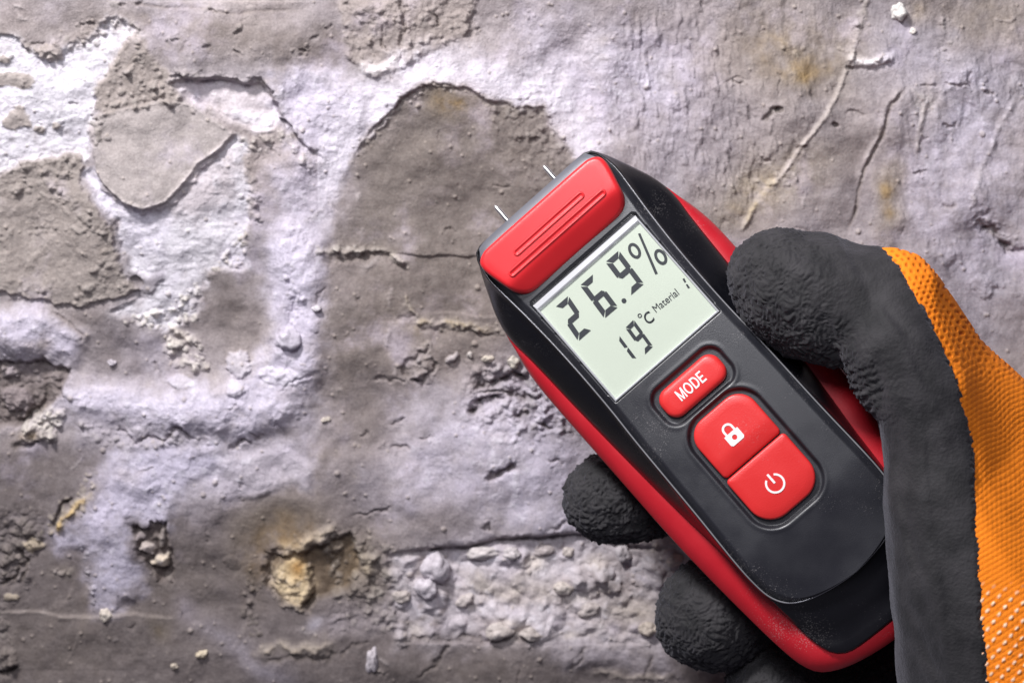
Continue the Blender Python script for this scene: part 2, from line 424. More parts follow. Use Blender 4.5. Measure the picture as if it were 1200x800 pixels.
# --- top middle: broken crust above the round damp patch
B1 = [(395, -400), (560, -400), (560, 5), (545, 40), (520, 60), (480, 75), (440, 85), (408, 70), (400, 40)]
patch(B1, .9, 4, 'c', (148, 135, 128), .7, 6)
rough([(395, -40), (560, -40), (560, 45), (470, 82), (405, 70)], 1.0, 22, 8, 65, 4)
crumbs([(400, 0), (555, 0), (560, 40), (500, 60), (440, 84), (405, 60)], 230, 1.4, 5, .8, (152, 140, 132), .4)
ridge([(474, -10), (472, 20), (468, 55), (476, 76)], -1.6, 2.2, 'c', (104, 92, 84), .5)
ridge([(446, 30), (449, 52), (455, 60)], -1.3, 1.8, 'c', (104, 92, 84), .5)
ridge([(500, 12), (510, 28), (512, 36)], -1.4, 2.2, 'c', (96, 84, 76), .5)
ridge([(416, 73), (435, 80), (458, 74), (467, 62)], 1.2, 6, 's', (226, 219, 219), .85, 7)
CIRC = [(392, 275), (398, 228), (413, 188), (434, 152), (460, 132), (466, 116), (498, 102), (545, 101), (572, 117), (606, 124), (637, 126), (648, 150), (672, 182), (660, 240), (600, 320), (566, 330), (500, 312), (440, 303), (385, 300)]
sl = window(CIRC, 90); d = sdist(CIRC, 's', sl)
fr = fbm(X[sl], Y[sl], 24, 5, 221, .6); dn = d + fr * 26
tint(sl, .95 * smooth(-70, -14, dn) * (1 - smooth(-6, 7, d + fr * 9)) * (X[sl] > 372) * smooth(300, 190, Y[sl]) * (1 - .35 * smooth(.0, .5, fbm(X[sl], Y[sl], 40, 3, 222))), (212, 206, 217))
H[sl] += 1.2 * np.exp(-np.maximum(-d, 0) / 24) * (1 - smooth(-2.5, 2.5, d + fr * 3)) * smooth(225, 140, Y[sl])
patch(CIRC, 0, 2.5, 'c', (120, 109, 101), .9, 9)
blob(404, 235, 22, 50, .25, LAV2, .6); blob(655, 165, 22, 30, -.6, (170, 160, 162), .6); crumbs([(600, 122), (640, 128), (668, 180)], 60, 1.3, 4.5, .8, (160, 150, 146), .4, True, 8)
blob(535, 122, 34, 20, .1, (140, 112, 66), .8); blob(470, 145, 30, 12, -.7, (150, 140, 140), .5)
ridge([(430, 158), (458, 134), (466, 117), (498, 103), (528, 100), (552, 106)], -.9, 1.9, 'c', (98, 84, 70), .5)
crumbs([(414, 186), (434, 152), (460, 132), (468, 115), (500, 102), (548, 102)], 90, 1.3, 4.2, .9, (176, 166, 166), .5, True, 4)
ridge([(420, 175), (440, 152), (463, 135)], .8, 3, 'c', (190, 182, 186), .7)
rough([(560, 112), (645, 125), (680, 185), (650, 230), (600, 200), (575, 150)], .75, 15, 12, 66)
crumbs([(575, 120), (640, 127), (655, 160), (640, 190), (600, 170)], 90, 1.3, 4.2, .8, (140, 128, 116), .4)
pit(625, 165, 9, 4, -.5, .9, DARK, .3)
crumbs([(405, 170), (660, 170), (600, 300), (395, 290)], 60, 1.0, 2.3, .9, (160, 148, 134), .6)
dome(706, 62, 30, 20, .1, .35); blob(704, 60, 34, 20, .1, WHITE, .75); blob(690, 70, 50, 34, .1, LAV, .5)
rough([(560, 20), (740, 20), (740, 170), (660, 170), (600, 110)], .22, 8, 25, 67)
crumbs([(575, 40), (590, 45), (640, 10), (600, 10)], 40, 1.2, 3, .8, (165, 154, 150), .4)

# --- top right: plaster dragged by a float, cracks, ochre runs
V1 = [(735, 30), (800, -20), (840, -20), (862, 60), (880, 130), (905, 200), (870, 262), (800, 230), (745, 200), (725, 120)]
rough(V1, .85, 10, 20, 68, 4, aniso=(1.42, 2.8))
rough([(850, 90), (1000, 80), (960, 200), (880, 260), (840, 200)], .45, 8, 20, 69, 4, aniso=(1.2, 3))
rough([(1020, -20), (1220, -20), (1220, 420), (1090, 380), (1030, 250)], .4, 13, 25, 70, 4, aniso=(1.3, 2.2))
rough([(840, -20), (1000, -20), (990, 90), (850, 90)], .3, 9, 20, 77, 3, aniso=(1.5, 4))
ridge([(1019, -20), (1010, 18), (1000, 50), (995, 75)], .7, 3.6, 'c', (172, 160, 148), .6)
crumbs([(1014, -5), (1000, 50), (995, 78)], 70, 1.4, 4.2, .9, (176, 164, 150), .5, True, 3.5)
ridge([(995, 72), (985, 100), (969, 128), (942, 165), (915, 202), (891, 233), (871, 266)], .75, 2.6, 's', (190, 178, 166), .7, 3.2, False)
ridge([(915, 202), (891, 233), (870, 268)], .3, 4, 's', (186, 164, 116), .6)
step([(871, 266), (915, 202), (969, 128), (995, 75)], -.7, 30, 's', 2)
ridge([(989, 66), (1000, 73), (1015, 76), (1032, 72), (1052, 63)], 1.5, 4.6, 's', (246, 242, 242), .95, 5.5)
pit(996, 80, 6, 3, .2, 1.5, DARK, .4); ridge([(1000, 82), (1020, 82), (1045, 74)], -.5, 3, 's')
ridge([(1064, 100), (1042, 122), (1031, 162), (1016, 202), (1002, 243), (994, 275)], -1.1, 2.2, 's', (110, 96, 84), .6)
ridge([(1058, 98), (1036, 124), (1025, 164), (1010, 204)], .5, 3.0, 's', (190, 180, 178), .5)
ridge([(1062, 98), (1085, 120), (1078, 150), (1072, 200)], .6, 3, 's', (196, 186, 180), .55)
blob(1083, 122, 14, 16, 0, (212, 202, 190), .7)
ridge([(1203, 95), (1171, 155), (1151, 192), (1137, 243)], .5, 3.5, 's', (188, 180, 184), .6)
ridge([(893, 140), (905, 130), (917, 124)], -1.5, 2.6, 'c', (92, 82, 76), .6); pit(913, 128, 6, 4, -.3, 1.7, (88, 78, 72), .5)
pit(978, 145, 5, 3, .4, 1.6, (92, 80, 74), .5); ridge([(903, 142), (904, 156)], .5, 2, 's')
for (x0, y0, l) in ((1116, 102, 16), (1085, 100, 8), (1114, 146, 12), (1160, 110, 8), (1078, 205, 8), (1110, 236, 8), (938, 172, 5), (865, 100, 8), (893, 185, 5)):
    ridge([(x0 - l, y0 - 1), (x0, y0 + 2), (x0 + l, y0)], -.9, 1.9, 'c', (110, 98, 92), .4)
    crumbs([(x0 - l, y0 - 5), (x0 + l, y0 - 5), (x0 + l, y0 + 1), (x0 - l, y0 + 1)], 8, 1.2, 3, .8)
crumbs([(1095, 20), (1125, 25), (1120, 80), (1085, 90)], 60, 1.2, 3.6, .8, (170, 158, 148), .4)
crumbs([(915, 35), (925, 85), (938, 45)], 40, 1.2, 3.4, .8, (178, 156, 116), .5, True, 4)
crumbs([(850, 225), (905, 215), (960, 205)], 60, 1.2, 3.6, .8, (186, 168, 126), .5, True, 5)
ridge([(1140, 258), (1158, 266), (1170, 272), (1176, 288), (1190, 297), (1215, 290)], -2.2, 4.0, 'c', (84, 74, 68), .6)
step([(1215, 288), (1190, 296), (1174, 284), (1158, 265), (1140, 258)], -1.2, 30, 'c', 2)
crumbs([(1140, 255), (1160, 262), (1180, 280), (1200, 288)], 60, 1.3, 4.5, .9, (176, 166, 160), .4, True, 5)
dome(1152, 335, 15, 12, .3, 1.2); dome(1110, 300, 10, 14, .2, .6)

# --- left middle: pillows of salt-covered mortar
D1 = [(-600, 360), (0, 365), (50, 362), (81, 380), (100, 398), (88, 424), (44, 418), (0, 407), (-600, 410)]
patch(D1, 2.7, 13, 's', LAV, .92, 7)
D2 = [(318, 290), (334, 262), (372, 288), (378, 330), (376, 380), (372, 430), (352, 470), (332, 502), (290, 512), (240, 505), (150, 497), (90, 482), (66, 463), (86, 450), (180, 455), (220, 450), (258, 445), (292, 430), (316, 408), (322, 380), (312, 330)]
patch(D2, 2.6, 17, 's', LAV, .95, 11)
patch([(180, 455), (258, 446), (330, 470), (300, 500), (150, 492), (92, 474)], .7, 22, 's')
blob(215, 540, 120, 34, .05, LAV, .8, .8); blob(330, 545, 50, 36, .3, LAV2, .7); blob(120, 478, 60, 22, 0, LAV, .6); blob(345, 330, 26, 90, 0, LAV, .7, .5); blob(150, 425, 60, 18, 0, LAV2, .5)
rough(D2, .4, 18, 8, 72, 3); rough(D1, .35, 14, 8, 73, 3)
patch([(140, 400), (185, 390), (195, 430), (185, 452), (150, 445)], .3, 8, 's', LAV2, .7, 9)
patch([(60, 425), (90, 425), (90, 450), (60, 470), (40, 450)], .4, 8, 'c', LAV2, .5)
blob(130, 410, 30, 30, .4, DAMP_DIM, .7); blob(260, 365, 42, 45, .3, DAMP_DIM, .75); blob(95, 372, 45, 16, .1, DAMP_DIM, .6); blob(160, 430, 14, 20, 0, DAMP_DIM, .5)
ridge([(55, 362), (80, 376), (98, 396), (96, 404)], -.9, 2.0, 's', (120, 108, 104), .5)
crumbs([(128, 366), (160, 372), (190, 360), (232, 330), (235, 370), (200, 388), (150, 382)], 170, 1.6, 6, .95, (214, 202, 182), .7)
crumbs([(190, 395), (215, 385), (250, 425), (235, 438), (200, 425)], 110, 1.6, 6.5, .95, CREAM, .75)
ridge([(196, 378), (215, 395), (222, 402)], 1.0, 3.4, 's', CREAM, .7)
crumbs([(232, 320), (285, 316), (292, 262), (240, 325)], 90, 1.3, 4.5, .9, (190, 172, 140), .6)
for (x0, y0, rx, ry, hh) in ((277, 425, 17, 14, 2.0), (275, 452, 12, 9, 1.4), (330, 440, 34, 9, .9), (212, 448, 20, 7, .7)):
    dome(x0, y0, rx, ry, .2, hh, (206, 200, 212), .6)
ridge([(375, 435), (345, 450), (330, 456)], -.8, 1.8, 'c'); ridge([(335, 510), (320, 500), (318, 485)], -.7, 1.6, 'c')
ridge([(145, 497), (143, 508), (160, 517), (178, 508), (192, 512), (204, 500), (212, 498), (222, 508), (238, 512)], -1.7, 2.3, 'c', (86, 76, 74), .6)
ridge([(268, 524), (288, 518), (300, 522)], -1.5, 2.3, 'c', (84, 74, 72), .6); ridge([(296, 505), (304, 515), (312, 512)], -1.2, 1.8, 'c', (90, 80, 78), .5)
patch([(75, 490), (140, 498), (220, 512), (270, 526), (200, 532), (90, 520)], .3, 8, 'c', LAV2, .6)
crumbs([(80, 492), (240, 510), (260, 526), (120, 522)], 120, 1.5, 5, .7, (150, 140, 142), .5)
ridge([(338, 380), (344, 350), (342, 320)], -.6, 1.6, 'c'); crumbs([(336, 290), (350, 340), (345, 380)], 40, 1.5, 4, .8, (180, 170, 170), .4, True, 6)
# dark hollow with loose stones at the left edge
HOL = [(-200, 425), (0, 425), (45, 422), (82, 432), (70, 462), (52, 480), (30, 495), (0, 500), (-200, 500)]
patch(HOL, -2.2, 4, 'c', (110, 99, 96), .9, 5)
rough(HOL, 1.6, 20, 5, 74); crumbs([(0, 425), (80, 430), (60, 470), (0, 495)], 120, 1.6, 6, .8, (124, 112, 108), .4)
dome(18, 468, 20, 17, .5, 2.4, (140, 128, 130), .7); dome(8, 437, 10, 8, 0, 1.6, (150, 140, 142), .6)
ridge([(52, 445), (48, 470), (30, 492), (4, 498)], -2.0, 3.6, 'c', (76, 66, 62), .7)  # shadow among the stones painted into this groove
crumbs([(25, 490), (62, 478), (76, 492), (62, 514), (22, 520)], 130, 2, 8, .9, CREAM, .8)
blob(28, 515, 14, 9, 0, (150, 112, 50), .6)
ridge([(10, 525), (35, 527), (44, 520)], -1.6, 3, 'c', (60, 52, 46), .7)

# --- lower left
patch([(112, 575), (132, 535), (250, 522), (262, 545), (222, 565), (206, 590), (200, 622), (150, 612), (158, 650), (168, 700), (132, 716), (112, 712), (102, 680), (100, 640), (66, 642), (58, 626), (95, 595)], .7, 6, 's', (184, 178, 196), .92, 9)
rough([(112, 575), (132, 540), (260, 530), (200, 600), (110, 620)], .4, 12, 12, 75)
crumbs([(100, 640), (102, 680), (112, 712)], 60, 1.2, 3.5, .8, (176, 170, 180), .5, True, 3)
patch([(250, 560), (268, 535), (330, 528), (366, 545), (366, 576), (340, 565), (300, 582), (258, 582)], .7, 5, 's', (184, 176, 186), .85, 6)
blob(232, 600, 34, 30, .3, LAV2, .6)
crumbs([(110, 560), (95, 590), (70, 600), (58, 628)], 80, 1.8, 6, .9, (196, 168, 118), .7, True, 5)
ridge([(112, 572), (92, 590), (76, 606), (62, 628)], 1.3, 5, 'c', (204, 172, 116), .8)
ridge([(88, 580), (74, 588), (66, 604), (56, 628)], -2.3, 3.4, 'c', (66, 56, 50), .75)
crumbs([(0, 600), (20, 600), (50, 630), (30, 655), (0, 690)], 150, 1.6, 7, .9, (122, 106, 92), .5)
ridge([(22, 640), (30, 655), (26, 690)], -1.4, 2.4, 'c', (78, 68, 62), .6); ridge([(0, 690), (14, 680), (24, 660)], -1.8, 3, 'c', (72, 62, 56), .6)
dome(38, 638, 12, 8, .2, 1.2, (190, 170, 136), .7); dome(14, 700, 11, 5, .1, 1.0, (190, 172, 140), .7)
rough([(0, 590), (50, 600), (40, 690), (0, 720)], 1.3, 18, 8, 76)
HO4 = [(156, 614), (172, 622), (182, 612), (198, 614), (202, 650), (198, 676), (184, 684), (174, 660), (162, 640)]
patch(HO4, -2.6, 3, 'c', (92, 80, 76), .85, 4)
dome(189, 656, 11, 8, -.4, 2.6, (214, 196, 170), .9); dome(174, 642, 9, 7, .2, 2.2, (196, 180, 168), .85); dome(166, 628, 7, 6, 0, 1.6, (150, 140, 142), .7); dome(190, 630, 5, 13, .1, 1.6, (160, 148, 140), .7)
crumbs(HO4, 40, 1.5, 4.5, .9, (170, 154, 136), .5)
blob(72, 672, 14, 9, 0, (150, 132, 108), .5); crumbs([(58, 664), (84, 664), (84, 682), (58, 682)], 22, 1.3, 3.8, .9, (168, 150, 126), .6)
ridge([(-20, 717), (90, 720), (200, 722)], .3, 2.0, 's', (150, 138, 130), .6, 2.5, False); step([(200, 722), (-20, 717)], .5, 40, 's', 2)
for (a0, a1) in (((98, 730), (72, 782)), ((88, 680), (72, 708)), ((250, 730), (215, 795)), ((300, 700), (270, 770))):
    ridge([a0, a1], .2, 1.6, 's', (140, 128, 122), .4)
dome(150, 712, 14, 10, .3, -.9)
crumbs([(0, 720), (18, 740), (24, 780), (10, 800), (0, 800)], 80, 1.6, 6, .9, (128, 114, 102), .5)
ridge([(-5, 792), (10, 786), (18, 776)], -2.4, 4.5, 'c', (62, 52, 48), .7); dome(12, 770, 10, 16, .2, 1.4, (126, 114, 106), .5)
blob(215, 710, 14, 22, -.4, (166, 158, 172), .65); blob(262, 745, 40, 16, .6, (170, 164, 178), .75); blob(318, 790, 40, 16, .5, (166, 160, 174), .7); blob(186, 735, 10, 12, 0, (120, 98, 62), .6)
blob(370, 733, 12, 8, 0, (200, 196, 212), .8)
# rotten pocket with a pale stone
ridge([(316, 642), (345, 646), (362, 632), (382, 626), (402, 616)], 1.7, 6.5, 'c', (198, 178, 148), .85, 7)
HO7 = [(312, 652), (350, 652), (372, 640), (410, 628), (420, 660), (412, 690), (370, 702), (362, 716), (330, 700), (312, 680)]
patch(HO7, -2.8, 4, 'c', (104, 84, 62), .85, 6)
patch([(318, 662), (340, 655), (362, 664), (365, 690), (352, 712), (335, 704), (322, 684)], 3.2, 5, 'c', (204, 184, 150), .9, 5)
rough([(318, 660), (366, 660), (356, 714), (322, 690)], 1.3, 16, 5, 78); blob(345, 668, 9, 9, 0, (170, 112, 44), .7)
crumbs([(290, 660), (312, 680), (300, 700), (288, 690)], 40, 1.6, 5, .9, (116, 92, 60), .5)
crumbs([(380, 615), (465, 640), (465, 740), (400, 740), (378, 690)], 190, 1.8, 8.5, .7, (172, 156, 134), .6)
rough([(380, 610), (466, 640), (466, 742), (390, 742)], 1.6, 26, 8, 79)
blob(425, 665, 26, 34, .2, (150, 128, 92), .6); blob(410, 720, 26, 16, 0, LAV2, .5)
ridge([(290, 764), (330, 752), (350, 760), (372, 756), (402, 750)], 1.2, 5.5, 'c', (182, 164, 138), .85, 6.5)
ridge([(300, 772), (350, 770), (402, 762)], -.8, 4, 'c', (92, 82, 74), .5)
crumbs([(285, 690), (310, 740), (298, 752), (282, 720)], 50, 1.5, 4.5, .8, (120, 104, 88), .5)

# --- centre: brick joints, broken holes
ridge([(377, 297), (400, 292), (445, 297), (468, 304), (480, 312)], .9, 3.6, 'c', (170, 158, 144), .6)
crumbs([(374, 297), (400, 291), (445, 296)], 70, 1.6, 5.4, 1.0, (178, 166, 150), .6, True, 3)
ridge([(380, 304), (420, 303), (450, 306), (482, 318)], -1.2, 4, 'c', (100, 88, 80), .5)  # groove under the ledge, tinted dark for the shadow beneath it
dome(463, 304, 11, 6, .3, 1.5, (178, 164, 146), .7)
step([(575, 301), (500, 299), (440, 297)], -.8, 50, 's', 1.4)
ridge([(475, 346), (480, 360), (488, 376)], .9, 2.6, 'c', (188, 172, 144), .8)
ridge([(486, 377), (510, 377), (545, 380), (590, 386)], .8, 3.4, 'c', (178, 158, 120), .7)
crumbs([(484, 378), (550, 381), (590, 386)], 60, 1.4, 4.2, .95, (186, 166, 130), .6, True, 3)
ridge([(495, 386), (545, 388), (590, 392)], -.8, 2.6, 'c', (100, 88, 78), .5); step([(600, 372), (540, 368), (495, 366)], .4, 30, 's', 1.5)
blob(490, 385, 10, 8, 0, OCHRE, .5); blob(480, 415, 22, 16, 0, LAV2, .4)
ridge([(474, 452), (476, 425), (492, 412), (508, 404)], -1.5, 2.4, 'c', (92, 82, 78), .6)
ridge([(476, 450), (496, 444), (510, 428), (504, 418)], -1.5, 2.2, 'c', (92, 82, 78), .6)
ridge([(440, 448), (462, 450), (474, 452)], -.9, 1.8, 'c', (100, 90, 86), .5)
ridge([(488, 408), (498, 400), (508, 398), (504, 408), (494, 412)], .8, 2.4, 'c', (170, 158, 148), .5)
crumbs([(478, 420), (505, 416), (505, 445), (480, 448)], 40, 1.6, 5, .8, (160, 150, 150), .5)
dome(530, 420, 9, 5, -.5, 1.4, (188, 180, 182), .7)
for ln, wd, dp in (([(551, 440), (562, 452), (576, 448), (590, 446), (603, 439), (622, 446)], 4.2, 3.2), ([(551, 488), (560, 478), (572, 472), (590, 468)], 4.6, 3.4), ([(602, 485), (612, 484), (622, 488)], 2.6, 2.0), ([(560, 462), (580, 458), (610, 466), (640, 470)], 2.6, 1.8), ([(640, 495), (652, 505)], 2.2, 1.5)):
    ridge(ln, -dp, wd, 'c', (70, 62, 60), .75)
rough([(545, 425), (640, 420), (680, 500), (640, 520), (548, 495)], 1.3, 17, 12, 80)
crumbs([(560, 425), (630, 425), (655, 480), (630, 500), (560, 480)], 120, 1.8, 6.5, .85, (176, 168, 172), .45)
crumbs([(405, 500), (480, 530), (470, 550), (400, 520)], 26, 1.3, 4, .8)
for ln in ([(452, 500), (465, 495), (474, 488)], [(456, 526), (472, 520), (482, 528)], [(418, 512), (432, 506)], [(414, 608), (436, 602), (454, 596)], [(640, 540), (652, 536), (660, 545)], [(566, 622), (574, 616), (574, 626)], [(640, 620), (668, 612), (690, 604)]):
    ridge(ln, -1.1, 2.0, 'c', (96, 86, 84), .5)
ridge([(568, 563), (580, 556), (592, 552), (608, 542)], -2.6, 3.6, 'c', (70, 60, 58), .75)
patch([(480, 470), (560, 450), (690, 520), (700, 610), (590, 632), (470, 636), (440, 560)], 1.2, 40, 's')
# raked joint and the mortar bed under it
J = [(452, 650), (500, 646), (548, 641), (590, 635), (640, 630), (690, 630), (740, 640), (800, 640)]
step([(820, 640), (740, 638), (690, 628), (640, 628), (590, 633), (548, 639), (500, 644), (440, 648)], -2.2, 70, 's', 3)
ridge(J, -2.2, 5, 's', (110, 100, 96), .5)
MORT = [(462, 652), (548, 645), (640, 638), (740, 645), (900, 650), (900, 770), (772, 760), (695, 750), (590, 747), (530, 746), (462, 752)]
patch(MORT, -.2, 5, 'c', (190, 182, 188), .9, 9, .4)
rough(MORT, 2.6, 44, 8, 81, 3); rough(MORT, .3, 14, 8, 82, 3)
blob(600, 690, 60, 14, .1, (204, 184, 150), .6); blob(740, 720, 40, 20, 0, (190, 168, 130), .55); blob(710, 690, 22, 12, 0, (116, 102, 92), .7); blob(560, 720, 40, 16, 0, (214, 206, 214), .5)
crumbs(MORT[:5] + MORT[6:], 110, 2, 12, .5, (204, 197, 202), .4)
for _ in range(70):
    blob(random.uniform(465, 800), random.uniform(655, 750), random.uniform(4, 18), random.uniform(3, 9), random.uniform(-.5, .5), random.choice(((214, 208, 216), (206, 192, 172), (128, 116, 112), (190, 181, 194), (158, 146, 146))), .7)
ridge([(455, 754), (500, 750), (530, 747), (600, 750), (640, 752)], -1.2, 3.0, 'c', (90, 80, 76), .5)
ridge([(530, 748), (510, 770), (490, 800)], -.9, 2.4, 'c', (96, 86, 80), .5)
patch([(650, 756), (690, 752), (780, 764), (800, 790), (720, 775), (662, 780)], .5, 7, 's', (168, 160, 168), .75, 9)
ridge([(690, 790), (740, 792), (800, 790)], .8, 4, 'c', (176, 160, 140), .6)
for ln in ([(400, 768), (420, 756), (432, 752)], [(610, 780), (612, 800)], [(690, 755), (665, 785)], [(560, 775), (566, 778)], [(760, 765), (758, 800)]):
    ridge(ln, -.6, 2.2, 'c', (92, 82, 76), .4)
blob(440, 735, 26, 14, -.4, (176, 168, 176), .6); blob(395, 735, 18, 14, 0, LAV2, .5)

bright = smooth(150, 190, C.mean(-1))
cru = fbm(X, Y, 13, 4, 211, .6)
H += bright * (np.maximum(cru, 0) * .55 + fbm(X, Y, 46, 2, 212) * .7)
tint(np.s_[:, :], np.clip(bright * smooth(.12, .5, cru + .35 * fbm(X, Y, 70, 2, 213)) * .5, 0, 1), (212, 208, 217))
# scuffs, nicks and flecks of salt all over
for _ in range(170):
    x0, y0 = random.uniform(0, 1200), random.uniform(0, 800); an = random.choice((random.uniform(-.5, .5), random.uniform(1.0, 1.9))); l = random.uniform(4, 16)
    k = random.random()
    ln = [(x0 - l * math.cos(an), y0 - l * math.sin(an)), (x0 + random.uniform(-3, 3), y0 + random.uniform(-3, 3)), (x0 + l * math.cos(an), y0 + l * math.sin(an))]
    if k < .4: ridge(ln, -random.uniform(.25, .8), random.uniform(1.2, 2.2), 'c', (112, 101, 96), .25)
    elif k < .6: ridge(ln, random.uniform(.2, .6), random.uniform(1.4, 3), 'c', (188, 180, 180), .4)
    else: dome(x0, y0, random.uniform(6, 22), random.uniform(4, 12), an, random.uniform(-.5, .6), None)
for _ in range(130):
    blob(random.uniform(0, 1200), random.uniform(0, 800), random.uniform(6, 34), random.uniform(4, 18), random.uniform(-.6, 2), random.choice((LAV, LAV2, LAV, DAMP_DIM, BROWN, (150, 138, 132))), random.uniform(.15, .5), 1.4)
# thin haze of salt bloom
hz = smooth(.05, .55, fbm(X, Y, 85, 5, 201, .62)) * .5
tint(np.s_[:, :], hz * smooth(760, 560, Y), (190, 181, 199))
rb = C[..., 0] - C[..., 2]
ds = (.38 * smooth(2, 26, rb) * smooth(60, 32, rb))[..., None]
C[:] = C * (1 - ds) + C.mean(-1, keepdims=True) * np.array([1.02, .985, 1.01]) * ds
gyH, gxH = np.gradient(H)
st = smooth(.10, .38, np.hypot(gxH, gyH)); st = np.maximum(st, np.maximum(np.roll(st, 3, 0), np.roll(st, -3, 0)) * .8)
H += st * (np.maximum(fbm(X, Y, 5.5, 2, 231), -.1) * .55 + np.maximum(fbm(X, Y, 11, 2, 232), -.1) * .4)
# fine grain of sand everywhere, scattered grit
H += fbm(X, Y, 5.0, 3, 91) * 0.11 * (0.6 + 0.8 * smooth(-.2, .5, fbm(X, Y, 80, 2, 92)))
for _ in range(900):
    r = random.uniform(1.1, 2.4) if random.random() < .93 else random.uniform(2.4, 4)
    dome(random.uniform(-20, 1220), random.uniform(-20, 820), r, r, 0, r * .22, (176, 164, 154), .35)
C += (fbm(X, Y, 9, 3, 93) * 13)[..., None]
C += (fbm(X * .4, Y, 9, 2, 94) * 4)[..., None]
C[:] = np.clip(C, 20, 250)

# pixel grid -> wall plane (y = 0)
sx = (X - 600) * KPX / FOC; sy = (400 - Y) * KPX / FOC
dy = sy * Uv.y + Fv.y; dz = sy * Uv.z + Fv.z
t = -CAM.y / dy
WX = CAM.x + sx * t; WZ = CAM.z + dz * t
V = np.stack([WX, -H * 0.001, WZ], -1)
m_wall = bpy.data.materials.new('salted plaster'); m_wall.use_nodes = True
nt = m_wall.node_tree; b = nt.nodes['Principled BSDF']
b.inputs['Roughness'].default_value = 0.93; b.inputs['Specular IOR Level'].default_value = 0.25
at = node(nt, 'ShaderNodeVertexColor'); at.layer_name = 'plaster_colour'
tc = node(nt, 'ShaderNodeTexCoord')
n1 = node(nt, 'ShaderNodeTexNoise'); n1.inputs['Scale'].default_value = 1500; n1.inputs['Detail'].default_value = 4
nt.links.new(tc.outputs['Object'], n1.inputs['Vector'])
mr = node(nt, 'ShaderNodeMapRange'); mr.inputs['From Min'].default_value = .3; mr.inputs['From Max'].default_value = .7
mr.inputs['To Min'].default_value = .84; mr.inputs['To Max'].default_value = 1.14
nt.links.new(n1.outputs['Fac'], mr.inputs['Value'])
mx = node(nt, 'ShaderNodeMix', data_type='RGBA', blend_type='MULTIPLY'); mx.inputs[0].default_value = 1
nt.links.new(at.outputs['Color'], mx.inputs[6]); nt.links.new(mr.outputs['Result'], mx.inputs[7])
nt.links.new(mx.outputs[2], b.inputs['Base Color'])
n2 = node(nt, 'ShaderNodeTexNoise'); n2.inputs['Scale'].default_value = 2200; n2.inputs['Detail'].default_value = 5
nt.links.new(tc.outputs['Object'], n2.inputs['Vector'])
bp = node(nt, 'ShaderNodeBump'); bp.inputs['Strength'].default_value = .7; bp.inputs['Distance'].default_value = .0004
nt.links.new(n2.outputs['Fac'], bp.inputs['Height']); nt.links.new(bp.outputs['Normal'], b.inputs['Normal'])
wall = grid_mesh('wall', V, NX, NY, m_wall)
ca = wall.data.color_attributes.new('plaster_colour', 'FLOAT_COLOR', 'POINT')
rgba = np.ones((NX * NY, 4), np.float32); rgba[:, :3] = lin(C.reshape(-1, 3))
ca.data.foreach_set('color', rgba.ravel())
wall['kind'] = 'structure'
wall['label'] = 'damp grey plastered wall with white salt crust, cracks and broken joints'

# loose lumps that stand clear of the wall: pieces of their own
def wall_at(px, py):
    i = min(NX - 1, np.searchsorted(gx, px)); j = min(NY - 1, np.searchsorted(gy, py))
    return Vector(V[j, i]), float(C[j, i].mean())
def lump(px, py, rx, ry, rot, out, col):
    c, _ = wall_at(px, py)
    bm = bmesh.new(); bmesh.ops.create_icosphere(bm, subdivisions=4, radius=1)
    p = np.array([v.co[:] for v in bm.verts])
    k = KPX * 1.16
    sd = int(px + py * 3)
    rr = 1 + noise3(p * 1.2 + sd, sd) * .36 + noise3(p * 2.6 + sd, sd + 3) * .13 + noise3(p * 9, sd + 5) * .05
    p = p * rr[:, None]
    cs, sn = math.cos(rot), math.sin(rot)
    q = np.stack([p[:, 0] * rx * k, p[:, 1] * out * k, p[:, 2] * ry * k], -1)
    q = np.stack([q[:, 0] * cs - q[:, 2] * sn, q[:, 1], q[:, 0] * sn + q[:, 2] * cs], -1)
    for v, co in zip(bm.verts, q): v.co = co
    me = bpy.data.meshes.new('plaster_lump'); bm.to_mesh(me); bm.free()
    me.polygons.foreach_set('use_smooth', [True] * len(me.polygons))
    o = bpy.data.objects.new('plaster_lump', me); COL.objects.link(o)
    o.location = c + Vector((0, out * k * .12, 0)); o.parent = wall
    ca = me.color_attributes.new('plaster_colour', 'FLOAT_COLOR', 'POINT')
    cc = np.ones((len(p), 4), np.float32)
    cc[:, :3] = lin(np.clip(np.array(col, float) * .93 + noise3(p * 2.5, sd + 9)[:, None] * 30, 0, 250))
    ca.data.foreach_set('color', cc.ravel())
    me.materials.append(m_wall)
PALE = (200, 193, 198)
